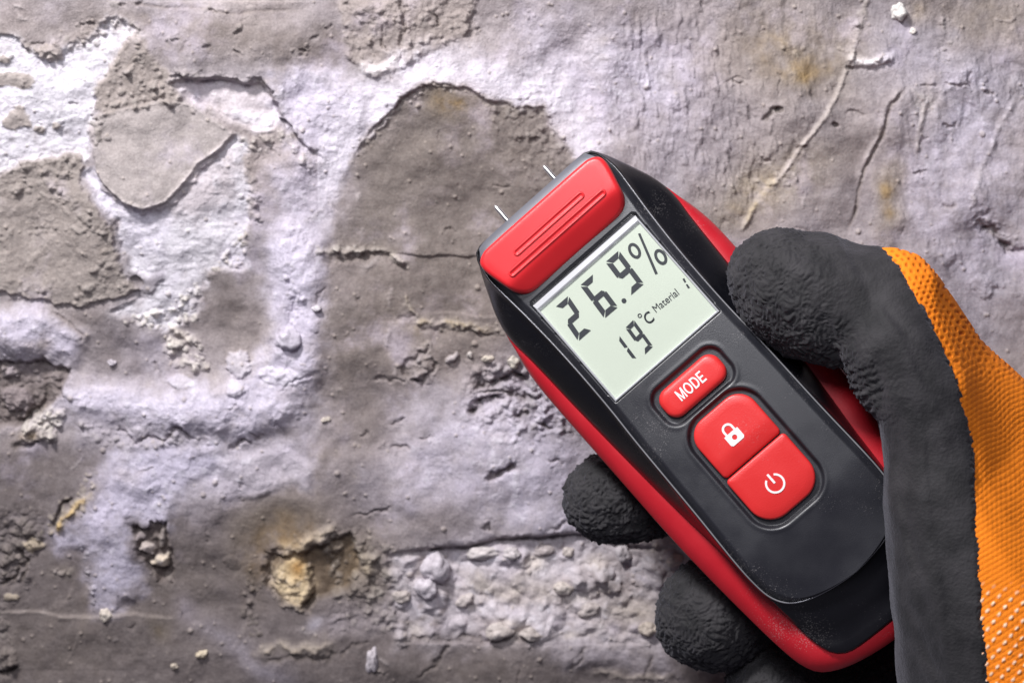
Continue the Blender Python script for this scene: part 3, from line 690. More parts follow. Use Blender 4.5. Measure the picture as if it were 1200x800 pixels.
for a in ((338, 397, 15, 13, .2, 13, (200, 193, 206)), (565, 649, 20, 9, .08, 12, (208, 200, 200)), (599, 648, 11, 8, .1, 11, (206, 198, 200)),
          (637, 647, 13, 7, 0, 9, (180, 170, 170)), (509, 666, 16, 18, .3, 15, (204, 196, 204)), (500, 690, 13, 14, .5, 13, (204, 196, 204)),
          (730, 650, 9, 11, .2, 10, PALE), (585, 737, 17, 10, .3, 12, (196, 186, 182)), (622, 740, 14, 8, -.2, 11, (190, 180, 176)), (436, 772, 8, 16, -.1, 10, (192, 184, 190)),
          (124, 719, 8, 8, .4, 9, (206, 196, 186)), (236, 765, 8, 5, .3, 7, (208, 194, 172)), (204, 778, 5, 4, 0, 5, (192, 180, 166)), (571, 419, 7, 5, .2, 7, (206, 196, 184)),
          (601, 423, 7, 7, .5, 8, (208, 200, 190)), (550, 415, 4, 4, 0, 5, (188, 180, 176)), (371, 360, 6, 4, .2, 7, (208, 202, 208)), (1053, 14, 9, 10, .3, 9, (240, 236, 232)),
          (1069, 36, 4, 4, 0, 4, (232, 226, 220)), (379, 492, 4, 3, 0, 4, (200, 190, 180)), (690, 715, 14, 9, .3, 9, (188, 178, 176)), (660, 690, 12, 8, -.3, 8, (200, 190, 184)),
          (470, 700, 11, 9, .2, 8, (186, 176, 172)), (545, 705, 12, 8, .5, 8, (198, 188, 186)), (760, 735, 12, 9, .1, 9, (190, 178, 168)), (130, 425, 5, 4, 0, 5, (190, 182, 190)),
          (384, 491, 3, 3, 0, 3, (198, 188, 178)), (666, 650, 8, 6, .2, 7, (192, 182, 178)), (790, 655, 10, 8, .2, 8, (196, 184, 178))):
    lump(*a)

# ================================================================== METER
A0 = 335.0
AX = (0.661, 0.750)
O_dev = P(621 + AX[0] * A0, 236 + AX[1] * A0, FOC)
Nn = ((CAM - O_dev).normalized() + (Rv * .75 + Uv * .661) * -.045).normalized()
Aw = (Rv * AX[0] - Uv * AX[1]); Aw = (Aw - Nn * Aw.dot(Nn)).normalized()
Yl = -Aw; Xl = Yl.cross(Nn).normalized()
Mdev = Matrix((Xl, Yl, Nn)).transposed().to_4x4(); Mdev.translation = O_dev
meter = bpy.data.objects.new('moisture_meter', None); COL.objects.link(meter)
meter.matrix_world = Mdev @ Matrix.Scale(1.016, 4); meter.empty_display_size = 0.01
meter['label'] = 'black and red handheld moisture meter reading 26.9 percent, gripped in the glove'
meter['category'] = 'moisture meter'
def L(a, q, wmm):
    return (q * KPX, -(a - A0) * KPX, wmm * 0.001)
def px2aq(px, py):
    x, y = px - 621, py - 236
    return (AX[0] * x + AX[1] * y, AX[1] * x - AX[0] * y)

m, nt, b = new_mat('panel plastic', (0.011, 0.0115, 0.017), .46, 0, .95); m_panel = grain(m, nt, b, 4200, .42, .00010, .3, .30, .08)
m, nt, b = new_mat('black plastic', (0.004, 0.004, 0.006), .30); m_black = grain(m, nt, b, 2600, .2, .00008, .2, .12, .07)
m, nt, b = new_mat('red plastic', (0.46, 0.012, 0.022), .40); m_red = grain(m, nt, b, 2600, .25, .00008, .16, .26, .08)
m, nt, b = new_mat('red cap', (0.62, 0.018, 0.024), .38); m_cap = grain(m, nt, b, 4200, .45, .00010, .06, .05, .03)
m, nt, b = new_mat('red button', (0.64, 0.026, 0.026), .40); m_btn = grain(m, nt, b, 3000, .35, .0001, .08, .16, .05)
m, nt, b = new_mat('white print', (0.82, 0.80, 0.80), .5); m_white = grain(m, nt, b, 3000, .1, .00003)
m, nt, b = new_mat('steel', (0.70, 0.69, 0.68), .33, 1.0); m_steel = grain(m, nt, b, 3000, .1, .00003)
m, nt, b = new_mat('display', (0.49, 0.545, 0.46), .35); m_lcd = grain(m, nt, b, 900, .03, .00002, .03)
m, nt, b = new_mat('display ink', (0.012, 0.016, 0.022), .5); m_ink = grain(m, nt, b, 2000, .05, .00002)
m, nt, b = new_mat('display rim', (0.66, 0.67, 0.70), .2, .4); m_rim = grain(m, nt, b, 1500, .05, .00003, .1)  # pale grey paints the reflection on the edge of the glass
m_glass = bpy.data.materials.new('window glass'); m_glass.use_nodes = True
nt = m_glass.node_tree; nt.nodes.remove(nt.nodes['Principled BSDF'])
tr = node(nt, 'ShaderNodeBsdfTransparent'); gl = node(nt, 'ShaderNodeBsdfGlossy'); gl.inputs['Roughness'].default_value = .08
fr = node(nt, 'ShaderNodeFresnel'); fr.inputs['IOR'].default_value = 1.45; mxs = node(nt, 'ShaderNodeMixShader')
nt.links.new(fr.outputs[0], mxs.inputs[0]); nt.links.new(tr.outputs[0], mxs.inputs[1]); nt.links.new(gl.outputs[0], mxs.inputs[2])
nt.links.new(mxs.outputs[0], nt.nodes['Material Output'].inputs['Surface'])

def half(profile, n=90):
    """profile of (a,|q|) from the top centre to the bottom centre -> closed symmetric outline, resampled by length"""
    p = np.array(profile, float)
    # Catmull-Rom smoothing
    ext = np.vstack([2 * p[0] - p[1], p, 2 * p[-1] - p[-2]]); out = []
    for i in range(1, len(ext) - 2):
        for t in np.linspace(0, 1, 12, endpoint=False):
            p0, p1, p2, p3 = ext[i - 1], ext[i], ext[i + 1], ext[i + 2]
            out.append(.5 * ((2 * p1) + (-p0 + p2) * t + (2 * p0 - 5 * p1 + 4 * p2 - p3) * t * t + (-p0 + 3 * p1 - 3 * p2 + p3) * t ** 3))
    out.append(p[-1]); out = np.array(out); out[:, 1] = np.maximum(out[:, 1], 0)
    s = np.concatenate([[0], np.cumsum(np.hypot(*np.diff(out, axis=0).T))])
    u = np.linspace(0, s[-1], n)
    r = np.stack([np.interp(u, s, out[:, 0]), np.interp(u, s, out[:, 1])], -1)
    left = r[1:-1][::-1].copy(); left[:, 1] *= -1
    return np.vstack([r, left])
def inset(o, d):
    """move an outline inwards by d (px)"""
    nx = np.roll(o, -1, 0); pv = np.roll(o, 1, 0)
    tg = nx - pv; tg /= np.maximum(1e-9, np.hypot(tg[:, 0], tg[:, 1]))[:, None]
    nrm = np.stack([-tg[:, 1], tg[:, 0]], -1)
    c = o.mean(0)
    area2 = np.sum(o[:, 0] * nx[:, 1] - nx[:, 0] * o[:, 1])
    if area2 < 0: nrm = -nrm
    return o + nrm * d
def loft(name, rings, mat, parent, cap0=False, cap1=False):
    n = len(rings[0][0]); V_ = []; F_ = []
    for o, wv in rings:
        wv = np.broadcast_to(wv, (n,))
        V_ += [L(p[0], p[1], z) for p, z in zip(o, wv)]
    for r in range(len(rings) - 1):
        for i in range(n):
            j = (i + 1) % n
            F_.append((r * n + i, r * n + j, (r + 1) * n + j, (r + 1) * n + i))
    if cap0: F_.append(tuple(range(n)))
    if cap1: F_.append(tuple(range((len(rings) - 1) * n, len(rings) * n)))
    return fix_normals(mesh_obj(name, V_, F_, mat, parent))

PAN = [(0, 0), (0, 60), (0.5, 82), (4, 90), (14, 95), (30, 98.5), (45, 99), (75, 96.5), (105, 94), (150, 91.5), (200, 90.5), (250, 91), (300, 93), (400, 95), (470, 97.5), (505, 97.5), (530, 94.5), (548, 85), (560, 68), (568, 42), (572, 16), (573, 0)]
BLK = [(-2, 0), (-2, 60), (-1, 84), (4, 94), (14, 101), (31, 109), (50, 117), (70, 124.5), (90, 129), (110, 130), (134, 128), (173, 126), (208, 124.5), (270, 121), (344, 116), (400, 111.5), (445, 107), (503, 103), (545, 98.5), (585, 94.5), (610, 91), (628, 85), (638, 75), (643, 60), (645, 30), (645.5, 0)]
RED = [(6, 0), (6, 50), (8, 76), (16, 90), (30, 102), (50, 113), (70, 121.5), (88, 127.5), (108, 134), (134, 140), (165, 143.5), (210, 144), (300, 143), (400, 142), (470, 139), (540, 134), (590, 129), (620, 123), (640, 112), (653, 90), (661, 62), (666, 28), (667, 0)]
pan, blk, red = half(PAN), half(BLK), half(RED)
def mixo(a, b2, t): return a * (1 - t) + b2 * t
# how far each front point sinks: the nose is thin, the tail rolls off
def sink(o): return -1.6 - 2.6 * smooth(470, 573, o[:, 0])
top = smooth(30, 0, pan[:, 0])
loft('black_housing', [
    (inset(pan, 1.5), sink(pan) - .9), (inset(pan, .2), sink(pan) - .35), (inset(pan, -.6), sink(pan) - .22), (inset(pan, -1.4), sink(pan) - .4), (inset(pan, -2.6), sink(pan) - 1.2),
    (mixo(pan, blk, .25), sink(pan) - 2.0), (mixo(pan, blk, .55), sink(pan) - 4.3 - 0 * top), (mixo(pan, blk, .82), sink(pan) - 7.0),
    (mixo(pan, blk, .95), np.full(len(pan), -10.2)), (blk, np.full(len(pan), -11.2)), (inset(blk, 1.2), np.full(len(pan), -11.7)), (inset(blk, 3), np.full(len(pan), -16.))], m_black, meter, False, True)
loft('red_housing', [(inset(blk, 4), -11.5), (inset(blk, .8), -11.3), (mixo(blk, red, .5), -12.4), (inset(red, 1.5), -14.2), (red, -16.0), (red, -20.0), (inset(red, 3), -23.5), (inset(red, 12), -26.5), (inset(red, 34), -28.5), (inset(red, 60), -29.0)], m_red, meter, True, True)

m, nt, b = new_mat('edge glint', (0.30, 0.30, 0.32), .25, .4); m_glint = grain(m, nt, b, 1200, .3, .0001, .35)  # pale bead added along the panel lip: its highlight put into colour
po_ = half(PAN, 160); keep = [i for i in range(len(po_)) if po_[i][0] > 16]
lft = [i for i in keep if i >= 159]; rgt = [i for i in keep if i < 159]
path = [po_[i] for i in rgt] + [po_[i] for i in lft]
V_ = []; F_ = []; nk = 8
for i, p in enumerate(path):
    pr, nx_ = path[max(0, i - 1)], path[min(len(path) - 1, i + 1)]
    tg = nx_ - pr; tg = tg / np.hypot(*tg); nr = np.array([tg[1], -tg[0]])
    wv = -1.6 - 2.6 * float(smooth(470, 573, np.array(p[0]))) - .22
    rr = .2 * min(1, i / 12, (len(path) - 1 - i) / 12) + .015
    for k in range(nk):
        th = 2 * math.pi * k / nk
        V_.append(L(p[0] + nr[0] * math.cos(th) * rr / KPX / 1000, p[1] + nr[1] * math.cos(th) * rr / KPX / 1000, wv + math.sin(th) * rr))
for i in range(len(path) - 1):
    for k in range(nk): F_.append((i * nk + k, i * nk + (k + 1) % nk, (i + 1) * nk + (k + 1) % nk, (i + 1) * nk + k))
fix_normals(mesh_obj('edge_glint', V_, F_, m_glint, meter))
# front panel: one relief sheet with the display well and the button wells cut in
ap = np.concatenate([np.linspace(0, 12, 12, endpoint=False), np.arange(12, 540, 1.3), 573 - 33 * (1 - np.linspace(0, 1, 60)) ** 2.0])
ph = pan[:90]
ps = ph[np.argsort(ph[:, 0], kind='stable')]
Qp = np.interp(ap, ps[:, 0], ps[:, 1]); Qp[0] = 83; Qp[-1] = .5
sN = 151
ss = np.linspace(-1, 1, sN)
GA = np.repeat(ap[:, None], sN, 1); GQ = Qp[:, None] * ss[None]
def rbox(a, q, a0, a1, q0, q1, r):
    ca_, cq = (a0 + a1) / 2, (q0 + q1) / 2
    da = np.abs(a - ca_) - (a1 - a0) / 2 + r; dq = np.abs(q - cq) - (q1 - q0) / 2 + r
    return np.hypot(np.maximum(da, 0), np.maximum(dq, 0)) + np.minimum(np.maximum(da, dq), 0) - r
edge_d = np.minimum(Qp[:, None] - np.abs(GQ), np.minimum(GA * 1.0 + 0, (573 - GA) * .6 + 0))
side_d = Qp[:, None] - np.abs(GQ)
Hh = -1.6 * (1 - smooth(0, 10.5, side_d)) - 2.6 * smooth(470, 573, GA) - 1.05 * (1 - np.clip(GA / 7.5, 0, 1)) 
Hh += .9 * (1 - (GQ / 100) ** 2) - .9
lcdb = rbox(GA, GQ, 91, 245.5, -81, 81, 3)
Hh = np.where(lcdb < 0, np.minimum(Hh, -1.9), Hh)
well = np.minimum(rbox(GA, GQ, 264, 315, -50.5, 50.5, 17), rbox(GA, GQ, 319, 479, -50, 50, 32))
Hh += -1.25 * smooth(1.6, -2.2, well) + .12 * np.exp(-((well - 3.5) / 2.5) ** 2)
Vp = np.stack([GQ * KPX, -(GA - A0) * KPX, Hh * .001], -1)
panel = fix_normals(grid_mesh('front_panel', Vp, sN, len(ap), m_panel, meter))
def panel_h(a, q): return .55 * (1 - (q / 100.) ** 2) - .55 - 2.6 * float(smooth(470, 573, np.array(float(a))))

def rrect(a0, a1, q0, q1, rs, n=10):
    """rounded rectangle; rs = radii at (a0,q0),(a0,q1),(a1,q1),(a1,q0)"""
    out = []
    for (ca_, cq, r, t0) in ((a0, q0, rs[0], -math.pi / 2), (a0, q1, rs[1], math.pi), (a1, q1, rs[2], math.pi / 2), (a1, q0, rs[3], 0)):
        sa = 1 if ca_ == a0 else -1; sq = 1 if cq == q0 else -1
        for k in range(n):
            t_ = t0 - (math.pi / 2) * k / (n - 1)
            # a = cos part, q = sin part
            out.append((ca_ + sa * r + r * math.cos(t_), cq + sq * r + r * math.sin(t_)))
    o = np.array(out)
    # densify straight runs
    res = []
    for i in range(len(o)):
        p, q_ = o[i], o[(i + 1) % len(o)]
        d_ = np.hypot(*(q_ - p)); k = max(1, int(d_ / 5))
        for j in range(k): res.append(p + (q_ - p) * j / k)
    return np.array(res)
def pad(name, o, w0, w1, mat, bev=3.0, dome_=.3, parent=meter, tilt=None):
    c = o.mean(0)
    rings = [(o, w0), (o, w1 - bev * KPX * 1000 * .9), (inset(o, bev * .3), w1 - bev * KPX * 1000 * .3), (inset(o, bev), w1)]
    base = inset(o, bev)
    for f in (.8, .55, .3, .08): rings.append((c + (base - c) * f, w1 + dome_ * (1 - f * f)))
    if tilt: rings = [(oo, np.broadcast_to(ww, (len(o),)) + (tilt(oo) if i else 0)) for i, (oo, ww) in enumerate(rings)]
    return loft(name, rings, mat, parent, True, True)
# red sliding cap over the pins
capo = half([(9.5, 0), (9.5, 70), (11, 84), (15.5, 92), (22, 95.2), (34, 94.5), (55, 89.5), (69, 85.5), (78, 79), (83.5, 70), (85.5, 55), (86.5, 0)], 70)
def cap_tilt(o):
    x = o[:, 0] - 60 + 1.5 * np.cos(o[:, 1] / 40)
    return -.145 * (x + np.sqrt(x * x + 14)) / 2 + .35 * (1 - (o[:, 1] / 95) ** 2)
def cap_w(o): return 3.4 + cap_tilt(o)
capr = [(capo, -1.6 + 0 * capo[:, 0])]
for d_, k_ in ((0, 1.5), (.8, .75), (2.2, .28), (4.2, .06), (6, 0)):
    oo = inset(capo, d_); capr.append((oo, np.maximum(cap_w(oo) - k_, -1.4)))
cen_ = np.array([44., 0.])
for f in np.linspace(.9, .04, 12):
    oo = cen_ + (inset(capo, 6) - cen_) * f; capr.append((oo, cap_w(oo)))
cap = loft('pin_cap', capr, m_cap, meter, True, True)
def capsule_outline(p0, p1, r, n=14):
    p0 = np.array(p0, float); p1 = np.array(p1, float); d_ = (p1 - p0) / np.hypot(*(p1 - p0)); a_ = math.atan2(d_[1], d_[0])
    pts = [p1 + r * np.array([math.cos(a_ - math.pi / 2 + math.pi * k / (n - 1)), math.sin(a_ - math.pi / 2 + math.pi * k / (n - 1))]) for k in range(n)]
    pts += [p0 + r * np.array([math.cos(a_ + math.pi / 2 + math.pi * k / (n - 1)), math.sin(a_ + math.pi / 2 + math.pi * k / (n - 1))]) for k in range(n)]
    o = np.array(pts); res = []
    for i in range(len(o)):
        p, q_ = o[i], o[(i + 1) % len(o)]; k = max(1, int(np.hypot(*(q_ - p)) / 8))
        for j in range(k): res.append(p + (q_ - p) * j / k)
    return np.array(res)
for (z0, z1) in (((608, 299), (681, 232)), ((602, 323), (707, 230))):
    o1 = px2aq(*z0); o2 = px2aq(*z1); am = (o1[0] + o2[0]) / 2
    oo = capsule_outline((am, o1[1]), (am, o2[1]), 4.8)
    f = lambda o: cap_tilt(o)
    rings = [(oo, 3.2 + f(oo)), (inset(oo, .3), 3.5 + f(oo)), (inset(oo, 1.1), 3.78 + f(oo)), (inset(oo, 1.9), 3.78 + f(oo)), (inset(oo, 2.7), 3.5 + f(oo)), (inset(oo, 4.2), 3.45 + f(oo))]
    loft('grip_ridge', rings, m_cap, cap, False, True)

m, nt, b = new_mat('end bevel lit', (0.115, 0.118, 0.14), .5, .2); m_bevel_lit = grain(m, nt, b, 4200, .5, .0001, .15, .1, .05)  # lighter copy of the panel plastic: light on the end bevel put into colour
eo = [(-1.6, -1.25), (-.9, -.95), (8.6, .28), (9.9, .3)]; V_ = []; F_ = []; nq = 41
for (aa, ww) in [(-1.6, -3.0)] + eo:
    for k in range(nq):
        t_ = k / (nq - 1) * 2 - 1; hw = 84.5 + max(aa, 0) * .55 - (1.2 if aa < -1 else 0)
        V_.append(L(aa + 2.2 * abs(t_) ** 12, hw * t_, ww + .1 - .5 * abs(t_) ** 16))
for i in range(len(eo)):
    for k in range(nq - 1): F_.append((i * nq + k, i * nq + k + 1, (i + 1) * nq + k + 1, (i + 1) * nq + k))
fix_normals(mesh_obj('end_bevel_lit', V_, F_, m_bevel_lit, meter))
# measuring pins
for (p0, p1) in (((575, 240), (589, 258)), ((633, 193), (644, 207))):
    a0_, q0_ = px2aq(*p0); a1_, q1_ = px2aq(*p1); qm = (q0_ + q1_) / 2
    r = .72; V_ = []; F_ = []; n = 14
    rows = [(a0_ - .5, .12), (a0_ + 1.2, .45), (a0_ + 4, r), (a0_ + 18, r), (22, r)]
    for (aa, rr) in rows:
        for k in range(n):
            th = 2 * math.pi * k / n
            V_.append(((qm * KPX) + rr * .001 * math.cos(th), -(aa - A0) * KPX, (-4.2 + rr * math.sin(th)) * .001))
    for i in range(len(rows) - 1):
        for k in range(n): F_.append((i * n + k, i * n + (k + 1) % n, (i + 1) * n + (k + 1) % n, (i + 1) * n + k))
    fix_normals(mesh_obj('pin', V_, F_, m_steel, meter))

# display: rim, screen, glass
def ring_between(name, rings, mat, parent): return loft(name, rings, mat, parent)
ro = rrect(95.5, 244.6, -80, 80, (3, 3, 2, 2)); 
def rin(t, lo=105.5, hi=241.8, qq=77.2): return rrect(95.5 + (lo - 95.5) * t, 244.6 + (hi - 244.6) * t, -80 + (80 - qq) * t, 80 - (80 - qq) * t, (3, 3, 2, 2))
def same(o, n):
    s = np.concatenate([[0], np.cumsum(np.hypot(*(np.roll(o, -1, 0) - o).T))]); oc = np.vstack([o, o[:1]])
    u = np.linspace(0, s[-1], n, endpoint=False)
    return np.stack([np.interp(u, s, oc[:, 0]), np.interp(u, s, oc[:, 1])], -1)
R4 = lambda t: np.array([(95.5 + 10 * t, -80 + 2.8 * t), (95.5 + 10 * t, 80 - 2.8 * t), (244.6 - 2.8 * t, 80 - 2.8 * t), (244.6 - 2.8 * t, -80 + 2.8 * t)])
rim = loft('display_rim', [(R4(0), -1.9), (R4(0), -.85), (R4(.18), -.55), (R4(.62), -.42), (R4(.78), -.6), (R4(1), -1.2), (R4(1.05), -1.5)], m_rim, meter)
for p_ in rim.data.polygons: p_.use_smooth = False
scr = mesh_obj('display', [L(104, -78, -1.25), L(104, 78, -1.25), L(243, 78, -1.25), L(243, -78, -1.25), L(104, -78, -1.45), L(104, 78, -1.45), L(243, 78, -1.45), L(243, -78, -1.45)],
               [(0, 1, 2, 3), (7, 6, 5, 4), (0, 4, 5, 1), (1, 5, 6, 2), (2, 6, 7, 3), (3, 7, 4, 0)], m_lcd, meter, False); fix_normals(scr)
scr['label'] = 'pale green display reading 26.9%, 19 degrees C, Material 1'
gls = mesh_obj('display_window', [L(104.6, -77.6, -.70), L(104.6, 77.6, -.70), L(242.4, 77.6, -.70), L(242.4, -77.6, -.70)], [(0, 1, 2, 3)], m_glass, meter, False); fix_normals(gls)

def z4(zx, zy):        # enlarged display view -> (a, q)
    return px2aq(620 + zx / 3.3333, 240 + zy / 3.3333)
def flat_poly(name, polys, mat, parent, w0, th=.05):
    V_ = []; F_ = []
    for poly in polys:
        n = len(poly); b0 = len(V_)
        V_ += [L(p[0], p[1], w0 + th) for p in poly] + [L(p[0], p[1], w0) for p in poly]
        F_.append(tuple(range(b0, b0 + n)))
        for i in range(n): F_.append((b0 + i, b0 + (i + 1) % n, b0 + n + (i + 1) % n, b0 + n + i))
    return fix_normals(mesh_obj(name, V_, F_, mat, parent, False))
T, U_ = .138, .215
SEG = {'a': [(.06, 0), (.95, 0), (.70, T), (.33, T)], 'd': [(.06, 1), (.95, 1), (.70, 1 - T), (.33, 1 - T)],
       'g': [(.09, .5), (.22, .5 - T / 2), (.80, .5 - T / 2), (.92, .5), (.80, .5 + T / 2), (.22, .5 + T / 2)],
       'f': [(0, .035), (.30, .14), (.30, .43), (.05, .485), (0, .46)], 'b': [(1, .035), (.71, .14), (.71, .43), (.96, .485), (1, .46)],
       'e': [(0, .965), (.30, .86), (.30, .57), (.05, .515), (0, .54)], 'c': [(1, .965), (.71, .86), (.71, .57), (.96, .515), (1, .54)]}
DIG = {'2': 'abged', '6': 'afgedc', '9': 'abfgcd', '1': 'bc'}
WI = -1.235
def digit(ch, tl, wv, hv):
    polys = [[z4(tl[0] + u * wv[0] + v * hv[0], tl[1] + u * wv[1] + v * hv[1]) for (u, v) in SEG[s]] for s in DIG[ch]]
    flat_poly('digit', polys, m_ink, scr, WI)
digit('2', (101, 407), (52, -45), (92, 132)); digit('6', (198, 322), (53, -45), (97, 128)); digit('9', (297, 231), (53, -46), (99, 130))
digit('1', (322, 548), (31, -33), (70, 92)); digit('9', (377, 487), (33, -33), (76, 104))
def ell(cx, cy, u, v, n=28): return [z4(cx + u[0] * math.cos(t_) + v[0] * math.sin(t_), cy + u[1] * math.cos(t_) + v[1] * math.sin(t_)) for t_ in np.linspace(0, 2 * math.pi, n, endpoint=False)]
def ring_poly(outer, inner):
    n = len(outer); return [[outer[i], outer[(i + 1) % n], inner[(i + 1) % n], inner[i]] for i in range(n)]
flat_poly('decimal_point', [ell(371, 381, (9.5, 0), (0, 9.5), 18)], m_ink, scr, WI)
pc = []
for (cx, cy) in ((411, 187), (513, 211)):
    pc += ring_poly(ell(cx, cy, (17, -15), (19, 27)), ell(cx, cy, (8.5, -7.5), (12, 17.5)))
pc.append([z4(424, 121), z4(433, 118), z4(502, 275), z4(492, 279)])
flat_poly('percent_sign', pc, m_ink, scr, WI)
flat_poly('degree_sign', ring_poly(ell(433, 439, (8.5, 0), (0, 8.5), 20), ell(433, 439, (5, 0), (0, 5), 20)), m_ink, scr, WI)
flat_poly('material_number', [[z4(598, 297), z4(605, 293), z4(612, 307), z4(606, 311)], [z4(611, 319), z4(617, 316), z4(627, 330), z4(619, 333)]], m_ink, scr, WI)
def text(name, s, a, q, height_px, wv, mat, parent, rot=0.0, sx=1.0, th=.04, bold=0.0, shear=0.0):
    cu = bpy.data.curves.new(name, 'FONT'); cu.body = s; cu.align_x = 'CENTER'; cu.align_y = 'CENTER'
    cu.size = 1.0; cu.resolution_u = 6; cu.offset = bold; cu.shear = shear
    t_ = bpy.data.objects.new(name + '_tmp', cu); COL.objects.link(t_)
    dg = bpy.context.evaluated_depsgraph_get(); me = bpy.data.meshes.new_from_object(t_.evaluated_get(dg))
    bpy.data.objects.remove(t_); bpy.data.curves.remove(cu)
    co = np.array([v.co[:] for v in me.vertices]); h_ = co[:, 1].max() - co[:, 1].min()
    cen = (co.max(0) + co.min(0)) / 2; k = height_px / h_
    x = (co[:, 0] - cen[0]) * k * sx; y = (co[:, 1] - cen[1]) * k
    c, s_ = math.cos(rot), math.sin(rot)
    for v, xx, yy in zip(me.vertices, x, y):
        v.co = L(a - (xx * s_ + yy * c), q + (xx * c - yy * s_), wv)
    bm = bmesh.new(); bm.from_mesh(me)
    bmesh.ops.recalc_face_normals(bm, faces=bm.faces)
    r_ = bmesh.ops.extrude_face_region(bm, geom=bm.faces[:])
    bmesh.ops.translate(bm, verts=[e for e in r_['geom'] if isinstance(e, bmesh.types.BMVert)], vec=(0, 0, th * .001))
    bmesh.ops.recalc_face_normals(bm, faces=bm.faces); bm.to_mesh(me); bm.free()
    o = bpy.data.objects.new(name, me); COL.objects.link(o); me.materials.append(mat); o.parent = parent
    return o
a_, q_ = z4(468, 447); text('celsius_letter', 'C', a_, q_, 13.5, WI, m_ink, scr, 0, .85, .05, .012, .12)
a_, q_ = z4(533, 380); text('lettering', 'Material', a_, q_, 8.8, WI, m_ink, scr, -.05, .86, .05, .0)

# keys
BTOP = .75
mode = pad('mode_button', rrect(270.5, 308, -43.5, 43.5, (15,) * 4), -1.9, BTOP, m_btn, 5, .18)
def arcs(cx, cy, ro_, ri_, t0, t1, n=20):
    ts = np.linspace(t0, t1, n)
    return [[(cx + ro_[0] * math.cos(u), cy + ro_[1] * math.sin(u)), (cx + ro_[0] * math.cos(v), cy + ro_[1] * math.sin(v)), (cx + ri_[0] * math.cos(v), cy + ri_[1] * math.sin(v)), (cx + ri_[0] * math.cos(u), cy + ri_[1] * math.sin(u))] for u, v in zip(ts[:-1], ts[1:])]
def bar(x0, y0, x1, y1): return [(x0, y0), (x1, y0), (x1, y1), (x0, y1)]
LET = {'M': (.84, [bar(0, 0, .155, 1), bar(.685, 0, .84, 1), [(.155, 1), (.155, .66), (.36, 0), (.42, 0), (.42, .24)], [(.685, 1), (.42, .24), (.42, 0), (.48, 0), (.685, .66)]]),
       'O': (.86, arcs(.43, .5, (.43, .52), (.265, .375), 0, 2 * math.pi, 33)),
       'D': (.76, [bar(0, 0, .16, 1), bar(.16, .85, .34, 1), bar(.16, 0, .34, .15)] + arcs(.34, .5, (.42, .5), (.255, .35), -math.pi / 2, math.pi / 2)),
       'E': (.64, [bar(0, 0, .16, 1), bar(.16, .85, .62, 1), bar(.16, .425, .58, .575), bar(.16, 0, .64, .15)])}
hM = 13.8; xk = .80; gap = .13; tot = sum(LET[c][0] for c in 'MODE') + 3 * gap; cx_ = -tot / 2
for ch in 'MODE':
    flat_poly('letter', [[(287.6 - (y - .5) * hM, -1.5 + (cx_ + x) * hM * xk) for x, y in pl] for pl in LET[ch][1]], m_white, mode, BTOP + .10, .14)
    cx_ += LET[ch][0] + gap
lock = pad('lock_button', rrect(325, 395, -42.5, 42.5, (24, 24, 5, 5)), -1.9, BTOP + .1, m_btn, 2.6, .15, tilt=lambda o: -.75 * smooth(372, 398, o[:, 0]))
power = pad('power_button', rrect(397, 470, -44, 44, (5, 5, 29, 29)), -1.9, BTOP + .05, m_btn, 2.6, .12, tilt=lambda o: -.5 * smooth(445, 476, o[:, 0]))
def rel(c, pts): return [(c[0] + p[0], c[1] + p[1]) for p in pts]     # (da, dq)
def circ(c, r, n=30, t0=0, t1=2 * math.pi): return [(c[0] + r * math.cos(t_), c[1] + r * math.sin(t_)) for t_ in np.linspace(t0, t1, n)]
lc = (360.5, -2.0); wz = BTOP + .22
body = []
hole = circ((lc[0] + 4.5, lc[1]), 3.1, 24)[:-1]
sq = []
for (pa, pq) in hole:
    da, dq = pa - lc[0] - 4.5, pq - lc[1]; f = 1 / max(abs(da) / 7.2, abs(dq) / 9.8)
    sq.append((lc[0] + 4.5 + da * f, lc[1] + dq * f))
body += ring_poly(sq, hole)
t_o = [(lc[0] - 2.5, lc[1] - 7.2)] + [(lc[0] - 7 + 7.2 * -math.sin(x_), lc[1] - 7.2 * math.cos(x_)) for x_ in np.linspace(0, math.pi, 18)] + [(lc[0] - 2.5, lc[1] + 7.2)]
t_i = [(lc[0] - 2.5, lc[1] - 4.6)] + [(lc[0] - 7 + 4.6 * -math.sin(x_), lc[1] - 4.6 * math.cos(x_)) for x_ in np.linspace(0, math.pi, 18)] + [(lc[0] - 2.5, lc[1] + 4.6)]
body += [[t_o[i], t_o[i + 1], t_i[i + 1], t_i[i]] for i in range(len(t_o) - 1)]
flat_poly('padlock_icon', body, m_white, lock, wz, .14)
pc_ = (435, -2.0)
ths = np.linspace(math.pi + .55, math.pi + 2 * math.pi - .55, 34)
po = [(pc_[0] + 11.6 * math.cos(x_), pc_[1] + 11.6 * math.sin(x_)) for x_ in ths]; pi_ = [(pc_[0] + 9.2 * math.cos(x_), pc_[1] + 9.2 * math.sin(x_)) for x_ in ths]
pw = [[po[i], po[i + 1], pi_[i + 1], pi_[i]] for i in range(len(po) - 1)]
pw.append([(pc_[0] - 13.5, pc_[1] - 1.3), (pc_[0] - 13.5, pc_[1] + 1.3), (pc_[0] - .5, pc_[1] + 1.3), (pc_[0] - .5, pc_[1] - 1.3)])
flat_poly('power_icon', pw, m_white, power, BTOP + .15, .12)

